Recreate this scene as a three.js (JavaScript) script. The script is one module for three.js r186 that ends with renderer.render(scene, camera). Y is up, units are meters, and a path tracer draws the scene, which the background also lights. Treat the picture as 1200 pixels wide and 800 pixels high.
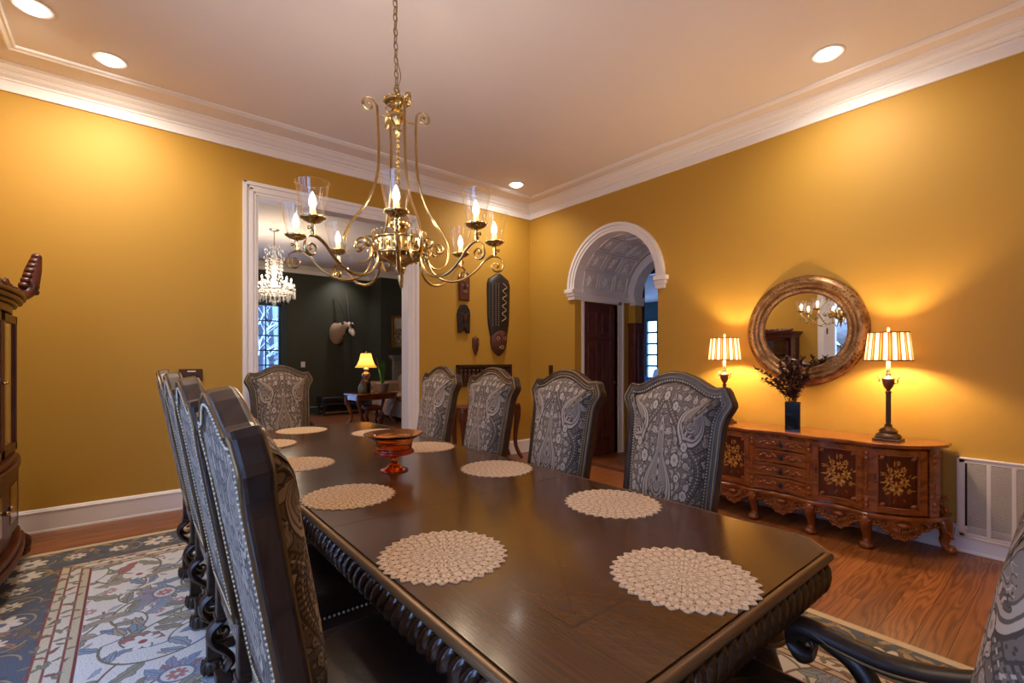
import * as THREE from 'three';
import { mergeGeometries } from 'three/addons/utils/BufferGeometryUtils.js';
import { RoundedBoxGeometry } from 'three/addons/geometries/RoundedBoxGeometry.js';

// ---------------------------------------------------------------- camera, sky, exposure
const scene = new THREE.Scene();
const renderer = new THREE.WebGLRenderer();
renderer.toneMapping = THREE.LinearToneMapping;
renderer.shadowMap.enabled = true;
renderer.toneMappingExposure = 1.05;
const F = 550.46, YAW = THREE.MathUtils.degToRad(39.246), HORIZON = 419.58;
const camera = new THREE.PerspectiveCamera(2 * Math.atan(400 / F) * 180 / Math.PI, 1.5, 0.05, 200);
camera.position.set(-4.358, 1.3, 4.941);
camera.lookAt(-4.358 + Math.sin(YAW), 1.3, 4.941 - Math.cos(YAW));
camera.setViewOffset(1200, 800, 0, 400 - HORIZON, 1200, 800);
scene.add(camera);
// overcast blue winter daylight, the same all round
scene.background = new THREE.Color().setRGB(0.29, 0.5, 1.0);
scene.backgroundIntensity = 7;
const WARM = new THREE.Color().setRGB(1, 0.80, 0.58);      // incandescent lamps, as the photograph's white balance shows them
const LAMP = new THREE.Color().setRGB(1, 0.72, 0.42);
const CAN = new THREE.Color().setRGB(1, 0.88, 0.76);
const POWER = { chandelier: 0.46, table_lamp: 2.3, can: 5.9, parlor: 4.5, parlor_lamp: 0.9 };

// ---------------------------------------------------------------- helpers
let seed = 7;
const rnd = () => { seed = (seed * 1664525 + 1013904223) >>> 0; return seed / 4294967296; };
const V = (x, y, z) => new THREE.Vector3(x, y, z);
const PI = Math.PI;
function plain(g) {
  if (g.index) g = g.toNonIndexed();
  for (const k of Object.keys(g.attributes)) if (!['position', 'normal', 'uv'].includes(k)) g.deleteAttribute(k);
  if (!g.attributes.uv) g.setAttribute('uv', new THREE.BufferAttribute(new Float32Array(g.attributes.position.count * 2), 2));
  if (!g.attributes.normal) g.computeVertexNormals();
  return g;
}
const merge = (gs) => (Array.isArray(gs) ? (gs.length === 1 ? plain(gs[0]) : mergeGeometries(gs.map(plain))) : plain(gs));
function box(w, h, d, x = 0, y = 0, z = 0, b = 0.004) {
  const m = Math.min(w, h, d);
  const g = b > 0 && m > 0.004 ? new RoundedBoxGeometry(w, h, d, 1, Math.min(b, m * 0.45)) : new THREE.BoxGeometry(w, h, d);
  return g.translate(x, y, z);
}
// box given by its corners
const span = (x0, x1, y0, y1, z0, z1, b = 0.003) => box(Math.abs(x1 - x0), Math.abs(y1 - y0), Math.abs(z1 - z0), (x0 + x1) / 2, (y0 + y1) / 2, (z0 + z1) / 2, b);
// swept tube with a radius that may change along it
function tube(pts, r = 0.01, { n = 0, k = 8, closed = false, tension } = {}) {
  const c = pts.length === 2 ? new THREE.LineCurve3(pts[0], pts[1]) : new THREE.CatmullRomCurve3(pts, closed, tension === undefined ? 'centripetal' : 'catmullrom', tension);
  n = n || Math.max(2, (pts.length - 1) * 4);
  if (pts.length === 2) n = Array.isArray(r) ? r.length - 1 : 1;
  const fr = c.computeFrenetFrames(n, closed), pos = [], uv = [], idx = [];
  const rad = (t) => { if (!Array.isArray(r)) return r; const q = t * (r.length - 1), i = Math.min(r.length - 2, Math.floor(q)); return r[i] + (r[i + 1] - r[i]) * (q - i); };
  const L = c.getLength();
  for (let i = 0; i <= n; i++) {
    const t = i / n, p = pts.length === 2 ? c.getPoint(t) : c.getPoint(t), a = fr.normals[Math.min(i, fr.normals.length - 1)], b = fr.binormals[Math.min(i, fr.binormals.length - 1)], R = rad(t);
    for (let j = 0; j <= k; j++) {
      const s = j / k * 2 * PI, ca = Math.cos(s) * R, sa = Math.sin(s) * R;
      pos.push(p.x + a.x * ca + b.x * sa, p.y + a.y * ca + b.y * sa, p.z + a.z * ca + b.z * sa); uv.push(t * L, j / k * 2 * PI * R);
    }
  }
  for (let i = 0; i < n; i++) for (let j = 0; j < k; j++) { const a = i * (k + 1) + j, b = a + k + 1; idx.push(a, a + 1, b, b, a + 1, b + 1); }
  if (!closed) for (const [i, flip] of [[0, 1], [n, 0]]) {
    const p = c.getPoint(i / n), at = pos.length / 3; pos.push(p.x, p.y, p.z); uv.push(0, 0);
    for (let j = 0; j < k; j++) { const a = i * (k + 1) + j; flip ? idx.push(at, a + 1, a) : idx.push(at, a, a + 1); }
  }
  const g = new THREE.BufferGeometry();
  g.setAttribute('position', new THREE.Float32BufferAttribute(pos, 3)); g.setAttribute('uv', new THREE.Float32BufferAttribute(uv, 2)); g.setIndex(idx); g.computeVertexNormals();
  return g;
}
const lathe = (prof, seg = 24) => new THREE.LatheGeometry(prof.map(([r, y]) => new THREE.Vector2(Math.max(r, 0.0001), y)), seg);
const ball = (r, x = 0, y = 0, z = 0, w = 10, h = 7) => new THREE.SphereGeometry(r, w, h).translate(x, y, z);
function lump(rx, ry, rz, x = 0, y = 0, z = 0, turn = 0, w = 8, h = 6) { const g = new THREE.SphereGeometry(1, w, h).scale(rx, ry, rz); if (turn) g.rotateZ(turn); return g.translate(x, y, z); }
const shapeOf = (pts) => { const s = new THREE.Shape(); pts.forEach(([x, y], i) => (i ? s.lineTo(x, y) : s.moveTo(x, y))); s.closePath(); return s; };
const pathOf = (pts) => { const s = new THREE.Path(); pts.forEach(([x, y], i) => (i ? s.lineTo(x, y) : s.moveTo(x, y))); s.closePath(); return s; };
const ext = (shape, depth, bevel = 0, size = bevel, more = {}) => new THREE.ExtrudeGeometry(shape, { depth, bevelEnabled: bevel > 0, bevelThickness: bevel, bevelSize: size, bevelSegments: 2, curveSegments: 12, ...more });
function offsetPoly(pts, d) {           // inward for a counter-clockwise ring
  const n = pts.length;
  return pts.map((p, i) => {
    const a = pts[(i + n - 1) % n], b = pts[(i + 1) % n];
    let e1 = [p[0] - a[0], p[1] - a[1]], e2 = [b[0] - p[0], b[1] - p[1]];
    const l1 = Math.hypot(...e1) || 1, l2 = Math.hypot(...e2) || 1; e1 = [e1[0] / l1, e1[1] / l1]; e2 = [e2[0] / l2, e2[1] / l2];
    const nx = -(e1[1] + e2[1]), ny = e1[0] + e2[0], l = Math.hypot(nx, ny) || 1, s = Math.min(1.5, 1 / Math.max(0.4, (l / 2)));
    return [p[0] + nx / l * d * s, p[1] + ny / l * d * s];
  });
}
const spiral = (cx, cy, r0, r1, a0, a1, n = 14) => Array.from({ length: n + 1 }, (_, i) => { const t = i / n, a = a0 + (a1 - a0) * t, r = r0 + (r1 - r0) * t; return [cx + r * Math.cos(a), cy + r * Math.sin(a)]; });
const in3 = (pts, z = 0) => pts.map(([x, y]) => V(x, y, z));
function resample(pts, step, closed = true) {
  const out = [], n = pts.length; let left = 0;
  for (let i = 0; i < (closed ? n : n - 1); i++) {
    const a = pts[i], b = pts[(i + 1) % n], l = Math.hypot(b[0] - a[0], b[1] - a[1]); let s = left;
    while (s < l) { out.push([a[0] + (b[0] - a[0]) * s / l, a[1] + (b[1] - a[1]) * s / l]); s += step; }
    left = s - l;
  }
  return out;
}
// texture coordinates in metres, taken from the side each face looks to
function uvBox(g, s = 1, swap = false) {
  g = plain(g); const p = g.attributes.position, m = g.attributes.normal, uv = g.attributes.uv;
  for (let i = 0; i < p.count; i += 3) {
    let ax = 0, ay = 0, az = 0; for (let j = 0; j < 3; j++) { ax += Math.abs(m.getX(i + j)); ay += Math.abs(m.getY(i + j)); az += Math.abs(m.getZ(i + j)); }
    for (let j = 0; j < 3; j++) {
      const x = p.getX(i + j), y = p.getY(i + j), z = p.getZ(i + j);
      let u, v; if (ay >= ax && ay >= az) [u, v] = [x, z]; else if (ax >= az) [u, v] = [z, y]; else [u, v] = [x, y];
      swap ? uv.setXY(i + j, v * s, u * s) : uv.setXY(i + j, u * s, v * s);
    }
  }
  return g;
}
function mesh(name, gs, mat, parent) { const m = new THREE.Mesh(merge(gs), mat); m.name = name; m.castShadow = m.receiveShadow = true; if (parent) parent.add(m); return m; }
const shared = (name, geometry, mat, parent) => { const m = new THREE.Mesh(geometry, mat); m.name = name; m.castShadow = m.receiveShadow = true; parent.add(m); return m; };
const taken = {};
const numbered = (name) => { const n = taken[name] || 0; taken[name] = n + 1; return n ? name + '_' + String(n).padStart(3, '0') : name; };
function tag(o, label, category, group) { o.userData.label = label; o.userData.category = category; if (group) o.userData.group = group; return o; }
function thing(name, label, category, [x, y, z] = [0, 0, 0], turn = 0, group) {
  const o = new THREE.Group(); o.name = numbered(name); scene.add(o); o.position.set(x, y, z); o.rotation.y = turn; return tag(o, label, category, group);
}
function copyOf(root, [x, y, z], turn, label) { const o = root.clone(); o.name = numbered(root.name.replace(/_\d{3}$/, '')); scene.add(o); o.position.set(x, y, z); o.rotation.y = turn; o.userData = { ...root.userData, label }; return o; }
function struct(name, gs, mat, label, category) { const m = mesh(name, gs, mat, scene); m.userData = { kind: 'structure', label, category }; return m; }
function structGroup(name, label, category) { const o = new THREE.Group(); o.name = name; scene.add(o); o.userData = { kind: 'structure', label, category }; return o; }

// ---------------------------------------------------------------- textures
const clamp = (v) => Math.max(0, Math.min(255, v));
const hash = (x, y, s) => { let h = (x * 374761393 + y * 668265263 + s * 2147483647) | 0; h = (h ^ (h >>> 13)) * 1274126177 | 0; return ((h ^ (h >>> 16)) >>> 0) / 4294967296; };
function noise(x, y, px, py, s) {       // repeating value noise
  const xi = Math.floor(x), yi = Math.floor(y), fx = x - xi, fy = y - yi, sx = fx * fx * (3 - 2 * fx), sy = fy * fy * (3 - 2 * fy);
  const w = (a, p) => ((a % p) + p) % p, h = (a, b) => hash(w(a, px), w(b, py), s);
  return (h(xi, yi) * (1 - sx) + h(xi + 1, yi) * sx) * (1 - sy) + (h(xi, yi + 1) * (1 - sx) + h(xi + 1, yi + 1) * sx) * sy;
}
function fbm(u, v, fx, fy, s, oct = 4) { let a = 0, k = 0.5, t = 0; for (let o = 0; o < oct; o++) { a += k * noise(u * fx, v * fy, fx, fy, s + o); t += k; k *= 0.5; fx *= 2; fy *= 2; } return a / t; }
function dataTex(w, h, fn, srgb = true) {
  const d = new Uint8Array(w * h * 4);
  for (let y = 0; y < h; y++) for (let x = 0; x < w; x++) { const c = fn(x / w, y / h), i = (y * w + x) * 4; d[i] = clamp(c[0]); d[i + 1] = clamp(c[1]); d[i + 2] = clamp(c[2]); d[i + 3] = 255; }
  const t = new THREE.DataTexture(d, w, h); t.wrapS = t.wrapT = THREE.RepeatWrapping; t.magFilter = THREE.LinearFilter; t.minFilter = THREE.LinearFilter; if (srgb) t.colorSpace = THREE.SRGBColorSpace; t.needsUpdate = true; return t;
}
function canvasTex(w, h, draw, srgb = true) {
  const c = document.createElement('canvas'); c.width = w; c.height = h; draw(c.getContext('2d'), w, h);
  const t = new THREE.CanvasTexture(c); t.wrapS = t.wrapT = THREE.RepeatWrapping; if (srgb) t.colorSpace = THREE.SRGBColorSpace; return t;
}
const mixc = (a, b, t) => [a[0] + (b[0] - a[0]) * t, a[1] + (b[1] - a[1]) * t, a[2] + (b[2] - a[2]) * t];
const rep = (t, x, y) => { t.repeat.set(x, y); return t; };
// wood whose grain runs along u; cathedral figure from warped rings
function woodTex(w, h, light, dark, rings, s, pore = 0.35) {
  return dataTex(w, h, (u, v) => {
    const warp = fbm(u, v, 2, 3, s, 3) * 1.5 + fbm(u, v, 4, 10, s + 9, 3) * 0.35, r = Math.abs(((v * rings + warp * rings * 0.6) % 1) * 2 - 1);
    const fine = fbm(u, v, 6, 160, s + 20, 2), t = Math.min(1, 0.55 * Math.pow(r, 1.6) + pore * fine + 0.25 * fbm(u, v, 2, 5, s + 40, 2));
    return mixc(light, dark, t);
  });
}

const T = {};
T.oak = woodTex(1024, 512, [190, 122, 64], [108, 58, 24], 9, 3);
T.wall = dataTex(256, 256, (u, v) => { const n = 255 * (0.5 + 0.5 * (fbm(u, v, 48, 48, 5, 3) - 0.5)); return [n, n, n]; }, false);
T.mottle = dataTex(256, 256, (u, v) => { const n = 225 + 55 * (fbm(u, v, 4, 4, 15, 4) - 0.5); return [n, n, n]; });
T.carved = woodTex(512, 256, [176, 98, 40], [106, 50, 16], 5, 31);
T.darkwood = woodTex(512, 256, [74, 48, 32], [34, 20, 13], 5, 51);
T.mahogany = woodTex(512, 256, [118, 58, 44], [70, 30, 24], 4, 61);
T.leather = dataTex(256, 256, (u, v) => { const n = 255 * fbm(u, v, 32, 32, 71, 3); return [n, n, n]; }, false);
T.gilt = dataTex(512, 512, (u, v) => { const a = fbm(u, v, 6, 6, 81, 4), b = fbm(u, v, 40, 40, 91, 2); return mixc(mixc([178, 140, 96], [118, 84, 52], Math.max(0, Math.min(1, (a - 0.3) * 2))), [84, 58, 38], b > 0.63 ? 0.7 : 0.12 * b); });
T.weave = dataTex(128, 128, (u, v) => { const n = 128 + 70 * Math.sin(u * 2 * PI * 24) * Math.sin(v * 2 * PI * 24) + 50 * (fbm(u, v, 32, 32, 12, 2) - 0.5); return [n, n, n]; }, false);
T.pile = dataTex(256, 256, (u, v) => { const n = 255 * fbm(u, v, 90, 90, 33, 2); return [n, n, n]; }, false);
T.oaky = woodTex(512, 512, [150, 88, 44], [92, 48, 20], 16, 13);

// figured damask of the chair backs: a flask-shaped motif between ogee bands, curled leaves all round
T.damask = canvasTex(1024, 1024, (c, W, H) => {
  const lt = '#b7a28c', md = '#927f6d', dk = '#5f5145', vd = '#493d34';
  c.fillStyle = '#716254'; c.fillRect(0, 0, W, H);
  const curl = (x, y, s, a, f) => {                  // curled leaf, drawn with its mirror image
    for (const k of [-1, 1]) {
      c.save(); c.translate(W / 2 + k * x, y); c.scale(k, 1); c.rotate(a); c.scale(s, s);
      c.beginPath(); c.moveTo(0, 30); c.bezierCurveTo(-30, 22, -30, -20, 0, -26); c.bezierCurveTo(16, -30, 26, -40, 24, -52); c.bezierCurveTo(40, -30, 36, 18, 0, 30); c.closePath();
      c.fillStyle = f; c.fill(); c.strokeStyle = vd; c.lineWidth = 5; c.stroke();
      c.beginPath(); c.moveTo(0, 18); c.bezierCurveTo(-14, 12, -14, -10, 2, -14); c.bezierCurveTo(12, -16, 18, -24, 20, -34); c.strokeStyle = f === lt ? dk : lt; c.lineWidth = 3.5; c.stroke();
      c.beginPath(); c.arc(2, 6, 5, 0, 7); c.fillStyle = f === lt ? vd : lt; c.fill(); c.restore();
    }
  };
  for (let j = 0; j < 17; j++) for (let i = 0; i < 9; i++) curl(20 + i * 62 + (rnd() - 0.5) * 26, 20 + j * 62 + (rnd() - 0.5) * 26, 0.62 + rnd() * 0.4, rnd() * 6.3, [lt, md, '#7f6d5d', md, '#a9947e'][Math.floor(rnd() * 5)]);
  for (let i = 0; i < 900; i++) { const x = rnd() * W / 2, y = rnd() * H, r = 2 + rnd() * 3; c.fillStyle = rnd() < 0.55 ? vd : lt; for (const k of [-1, 1]) { c.beginPath(); c.arc(W / 2 + k * x, y, r, 0, 7); c.fill(); } }
  const flower = (x, y, r) => { c.fillStyle = vd; c.beginPath(); c.arc(x, y, r * 1.2, 0, 7); c.fill(); for (let k = 0; k < 7; k++) { c.fillStyle = lt; c.beginPath(); c.arc(x + Math.cos(k * 0.9) * r * 0.6, y + Math.sin(k * 0.9) * r * 0.6, r * 0.42, 0, 7); c.fill(); } c.fillStyle = md; c.beginPath(); c.arc(x, y, r * 0.35, 0, 7); c.fill(); };
  const flask = (x, y, s, turn) => {                 // tip at the top, round belly below
    c.save(); c.translate(x, y); c.rotate(turn); c.scale(s, s);
    const path = (k, e = 1) => { c.beginPath(); c.moveTo(0, -300 * k * e); c.bezierCurveTo(26 * k, -250 * e, 34 * k, -190, 30 * k, -120); c.bezierCurveTo(30 * k, -40, 165 * k, 40, 140 * k, 160 * k); c.bezierCurveTo(120 * k, 250 * k, 40 * k, 235 * k, 0, 285 * k); c.bezierCurveTo(-40 * k, 235 * k, -120 * k, 250 * k, -140 * k, 160 * k); c.bezierCurveTo(-165 * k, 40, -30 * k, -40, -30 * k, -120); c.bezierCurveTo(-34 * k, -190, -26 * k, -250 * e, 0, -300 * k * e); c.closePath(); };
    c.fillStyle = vd; path(1.12); c.fill(); c.fillStyle = lt; path(1.04); c.fill(); c.fillStyle = dk; path(0.92); c.fill(); c.fillStyle = '#ad9883'; path(0.86); c.fill(); c.fillStyle = dk; path(0.7); c.fill(); c.fillStyle = '#8b7866'; path(0.65); c.fill();
    for (let k = 0; k < 4; k++) { c.strokeStyle = [vd, lt, vd, lt][k]; c.lineWidth = 7 - k; c.beginPath(); c.arc(0, 105, 66 - k * 14, 0.1, PI - 0.1); c.stroke(); }
    for (let k = -3; k <= 3; k++) { c.fillStyle = k % 2 ? dk : lt; c.beginPath(); c.ellipse(k * 26, 185 - Math.abs(k) * 9, 12, 27, k * 0.3, 0, 7); c.fill(); c.strokeStyle = vd; c.lineWidth = 3; c.stroke(); }
    for (let k = 0; k < 5; k++) { c.fillStyle = k % 2 ? lt : vd; c.beginPath(); c.ellipse(0, 60 - k * 34, 10 - k, 14, 0, 0, 7); c.fill(); }
    for (const m of [-1, 1]) for (let k = 0; k < 4; k++) { c.strokeStyle = k % 2 ? vd : lt; c.lineWidth = 4; c.beginPath(); c.arc(m * (34 + k * 14), 60 + k * 26, 14, 0, 5); c.stroke(); }
    c.restore();
  };
  const band = (w, col, dash) => { c.strokeStyle = col; c.lineWidth = w; c.setLineDash(dash || []); c.beginPath(); for (const s of [-1, 1]) { c.moveTo(W / 2, 120); c.bezierCurveTo(W / 2 + s * 60, 230, W / 2 + s * 200, 330, W / 2 + s * 330, 480); c.bezierCurveTo(W / 2 + s * 420, 600, W / 2 + s * 250, 800, W / 2, 950); c.moveTo(W / 2 + s * 330, 480); c.bezierCurveTo(W / 2 + s * 420, 420, W / 2 + s * 480, 360, W / 2 + s * 520, 300); c.moveTo(W / 2 + s * 200, 810); c.bezierCurveTo(W / 2 + s * 330, 870, W / 2 + s * 420, 970, W / 2 + s * 520, 1010); } c.stroke(); c.setLineDash([]); };
  band(50, vd); band(36, '#776757', [10, 8]); band(16, dk, [6, 12]); band(7, lt, [12, 10]);
  for (const s of [-1, 1]) { flask(W / 2 + s * 320, 235, 0.72, s * 0.62); flask(W / 2 + s * 455, 770, 0.66, s * -0.2); flower(W / 2 + s * 160, 500, 38); flower(W / 2 + s * 235, 420, 28); flower(W / 2 + s * 110, 190, 28); flower(W / 2 + s * 80, 915, 30); flower(W / 2 + s * 260, 690, 30); flower(W / 2 + s * 400, 560, 26); flower(W / 2 + s * 190, 600, 24); flower(W / 2 + s * 450, 420, 26); }
  flask(W / 2, 560, 1.0, 0); flower(W / 2, 130, 30);
});
T.damaskBump = T.weave;

// the rug's print: slate border with pale blossoms, guard stripes, ivory field with scrolling vines
T.rug = canvasTex(1536, 2010, (c, W, H) => {
  const m = W / 3.41, edge = 0.05 * m, b1 = 0.36 * m, g1 = 0.50 * m;   // pixels a metre
  const blossom = (x, y, r, col, heart) => { for (let k = 0; k < 8; k++) { const a = k * PI / 4 + x; c.fillStyle = col; c.beginPath(); c.ellipse(x + Math.cos(a) * r * 0.6, y + Math.sin(a) * r * 0.6, r * 0.45, r * 0.24, a, 0, 7); c.fill(); } c.fillStyle = heart; c.beginPath(); c.arc(x, y, r * 0.26, 0, 7); c.fill(); };
  const leaf = (x, y, l, a, col, line) => { c.save(); c.translate(x, y); c.rotate(a); c.scale(l, l); c.fillStyle = col; c.beginPath(); c.moveTo(0, 0); c.bezierCurveTo(0.2, -0.26, 0.34, -0.06, 0.42, -0.2); c.bezierCurveTo(0.56, -0.3, 0.6, -0.08, 0.7, -0.12); c.bezierCurveTo(0.86, -0.16, 0.92, 0.0, 1, 0.1); c.bezierCurveTo(0.86, 0.08, 0.8, 0.18, 0.66, 0.1); c.bezierCurveTo(0.5, 0.24, 0.42, 0.06, 0.34, 0.16); c.bezierCurveTo(0.2, 0.2, 0.1, 0.1, 0, 0); c.fill(); c.strokeStyle = line; c.lineWidth = 1.3 / l; c.stroke(); c.beginPath(); c.moveTo(0.05, 0); c.quadraticCurveTo(0.5, -0.06, 0.9, 0.05); c.stroke(); c.restore(); };
  c.fillStyle = '#d3bd9a'; c.fillRect(0, 0, W, H);
  c.fillStyle = '#5d626b'; c.fillRect(edge, edge, W - 2 * edge, H - 2 * edge);
  c.save(); c.beginPath(); c.rect(edge, edge, W - 2 * edge, H - 2 * edge); c.clip();
  for (let i = 0; i < 2600; i++) { const x = rnd() * W, y = rnd() * H; leaf(x, y, 16 + rnd() * 32, rnd() * 6.3, ['#8f7a5c', '#a08a6a', '#7c6a55', '#4f586a', '#a5786a'][i % 5], '#6a5a48'); }
  const around = (inset, step, fn) => { const w = W - 2 * inset, h = H - 2 * inset, n1 = Math.round(w / step), n2 = Math.round(h / step); let k = 0; for (let i = 0; i <= n1; i++) { fn(inset + w * i / n1, inset, k++, 0); fn(inset + w * i / n1, H - inset, k++, 0); } for (let i = 1; i < n2; i++) { fn(inset, inset + h * i / n2, k++, 1); fn(W - inset, inset + h * i / n2, k++, 1); } };
  around((edge + b1) / 2, 0.21 * m, (x, y, k) => { c.strokeStyle = '#a8946e'; c.lineWidth = 4; c.beginPath(); c.arc(x + 14, y, 40, k, k + 4); c.stroke(); blossom(x, y, k % 3 ? 24 : 38, k % 4 === 1 ? '#c9a394' : '#d9cdb6', k % 2 ? '#9c5a4c' : '#6d6f86'); });
  around((edge + b1) / 2, 0.07 * m, (x, y, k) => leaf(x + 30 * Math.sin(k * 7), y + 30 * Math.cos(k * 5), 22 + 12 * (k % 2), k * 2.1, ['#b39b72', '#8f7a5c', '#a5786a'][k % 3], '#75634a'));
  around(edge + 0.045 * m, 0.1 * m, (x, y, k) => leaf(x, y, 34, k, '#b39b72', '#8a7050'));
  c.restore();
  for (const [a, col] of [[b1, '#8c4d43'], [b1 + 5, '#cdbf9f'], [b1 + 0.045 * m, '#8c4d43'], [b1 + 0.045 * m + 4, '#d6cdb8'], [g1 - 0.04 * m, '#8c4d43'], [g1 - 0.04 * m + 4, '#c4b797'], [g1, '#7f4039'], [g1 + 5, '#ddd8cc']]) { c.fillStyle = col; c.fillRect(a, a, W - 2 * a, H - 2 * a); }
  // little leaves in the guard stripes
  for (const [a, l] of [[b1 + 0.024 * m, 20], [(b1 + 0.045 * m + g1 - 0.04 * m) / 2, 26], [g1 - 0.02 * m, 18]]) around(a, 0.06 * m, (x, y, k) => leaf(x - 8, y, l, k * 1.3, k % 3 ? '#8d8a72' : '#9c5a4c', '#75705c'));
  c.save(); c.beginPath(); c.rect(g1 + 5, g1 + 5, W - 2 * g1 - 10, H - 2 * g1 - 10); c.clip();
  for (let i = 0; i < 900; i++) { const x = rnd() * W, y = rnd() * H; leaf(x, y, 14 + rnd() * 20, rnd() * 6.3, ['#b8b2a2', '#a9b2ba', '#bfb3a4', '#b5a39c'][i % 4], '#9a9488'); if (i % 6 === 0) blossom(x + 20, y, 9 + rnd() * 7, ['#b98f86', '#98a3b4', '#c9b79a'][i % 3], '#e2ddd0'); }
  const vine = (x, y, a, l, bend, dep) => {
    c.strokeStyle = ['#7d7860', '#6f7d8c', '#8a6a58'][Math.floor(rnd() * 3)]; c.lineWidth = dep > 1 ? 5 : 3.5; c.beginPath(); c.moveTo(x, y);
    for (let i = 0; i < 16; i++) { a += bend * (1 + i * 0.06); x += Math.cos(a) * l / 16; y += Math.sin(a) * l / 16; c.lineTo(x, y); if (i % 4 === 2) { const s = i % 8 === 2 ? 1 : -1; c.stroke(); leaf(x, y, 36 + rnd() * 46, a + s * 0.9, ['#9c957e', '#8796a6', '#ab9c88', '#938f7c', '#9aa3ac'][Math.floor(rnd() * 5)], '#615c4a'); c.strokeStyle = '#7d7860'; c.beginPath(); c.moveTo(x, y); } }
    c.stroke(); if (dep > 0) { vine(x, y, a + 1.2, l * 0.75, -bend, dep - 1); }
  };
  const palmette = (x, y, r, a) => { for (let k = 9; k >= 0; k--) leaf(x, y, r * (0.75 + 0.25 * (k % 2)), a + (k - 4.5) * 0.36, ['#a59da6', '#8f9cab', '#ab7d74', '#9a96a2'][k % 4], '#7d7480'); c.fillStyle = '#d8d2c4'; c.beginPath(); c.ellipse(x, y, r * 0.35, r * 0.42, a, 0, 7); c.fill(); c.strokeStyle = '#7a7f8c'; c.lineWidth = 5; c.stroke(); blossom(x, y, r * 0.25, '#b77d70', '#d8d2c4'); };
  for (let j = 0; j < 12; j++) for (let i = 0; i < 8; i++) { const x = g1 + (i + 0.5) * (W - 2 * g1) / 8 + (rnd() - 0.5) * 60, y = g1 + (j + 0.5) * (H - 2 * g1) / 12 + (rnd() - 0.5) * 60; vine(x, y, rnd() * 6.3, 260, (rnd() < 0.5 ? 1 : -1) * 0.11, 2); }
  for (let j = 0; j < 8; j++) for (let i = 0; i < 5; i++) { const x = g1 + (i + 0.5 + (j % 2 ? 0.2 : -0.2)) * (W - 2 * g1) / 5, y = g1 + (j + 0.5) * (H - 2 * g1) / 8; if ((i + j) % 2) palmette(x, y, 68, rnd() * 6.3); else { leaf(x, y, 84, rnd() * 6.3, '#a9736a', '#7a5048'); blossom(x + 40, y + 30, 30, '#e2ddd0', '#a05a52'); } }
  c.restore();
});
// veneer of the table top: cross-banded border, mitred field, darker stringing
T.table = canvasTex(1024, 2048, (c, W, H) => {
  c.fillStyle = '#58361c'; c.fillRect(0, 0, W, H);
  const grain = (x, y, w, h, a, n, tone) => { c.save(); c.beginPath(); c.rect(x, y, w, h); c.clip(); c.translate(x + w / 2, y + h / 2); c.rotate(a); const R = Math.hypot(w, h); for (let i = 0; i < n; i++) { const q = (rnd() - 0.5) * R; c.strokeStyle = `rgba(${tone[0]},${tone[1]},${tone[2]},${0.10 + rnd() * 0.16})`; c.lineWidth = 0.6 + rnd() * 3; c.beginPath(); c.moveTo(-R / 2, q); c.bezierCurveTo(-R / 5, q + (rnd() - 0.5) * 26, R / 5, q + (rnd() - 0.5) * 26, R / 2, q + (rnd() - 0.5) * 10); c.stroke(); } c.restore(); };
  const q = H / 3.4, p = W / 1.09;
  grain(0, 0, W, H, PI / 2, 500, [44, 25, 13]); grain(0, 0, W, H, PI / 2, 300, [116, 70, 36]);
  for (const y of [0, 0.67, 1.32, 2.34]) {           // one picture-frame field for each board
    const h = y === 0 ? 0.67 : y === 0.67 ? 0.65 : y === 1.32 ? 1.02 : 1.06, x0 = 0.2 * p, w = W - 2 * x0;
    for (const [k, a] of [[0, 0.7], [1, -0.7]]) grain(x0 + k * w / 2, y * q + (y ? 4 : 0.2 * q), w / 2, h * q - 8, a, 120, [126, 76, 38]);
  }
  c.strokeStyle = 'rgba(42,23,12,.6)'; c.lineWidth = 4;
  for (const [a, b] of [[0.2, 0.2], [0.235, 0.235]]) { c.strokeRect(a * p, b * q, W - 2 * a * p, H - 2 * b * q); c.lineWidth = 2; }
  c.lineWidth = 3; for (const s of [0, 1]) { const y = s ? H - 0.62 * q : 0.62 * q; c.beginPath(); c.moveTo(0.235 * p, s ? H - 0.235 * q : 0.235 * q); c.lineTo(W / 2, y); c.lineTo(W - 0.235 * p, s ? H - 0.235 * q : 0.235 * q); c.stroke(); c.beginPath(); c.moveTo(0.235 * p, s ? H - 0.7 * q : 0.7 * q); c.lineTo(W / 2, s ? H - 1.1 * q : 1.1 * q); c.lineTo(W - 0.235 * p, s ? H - 0.7 * q : 0.7 * q); c.stroke(); }
});
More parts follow.
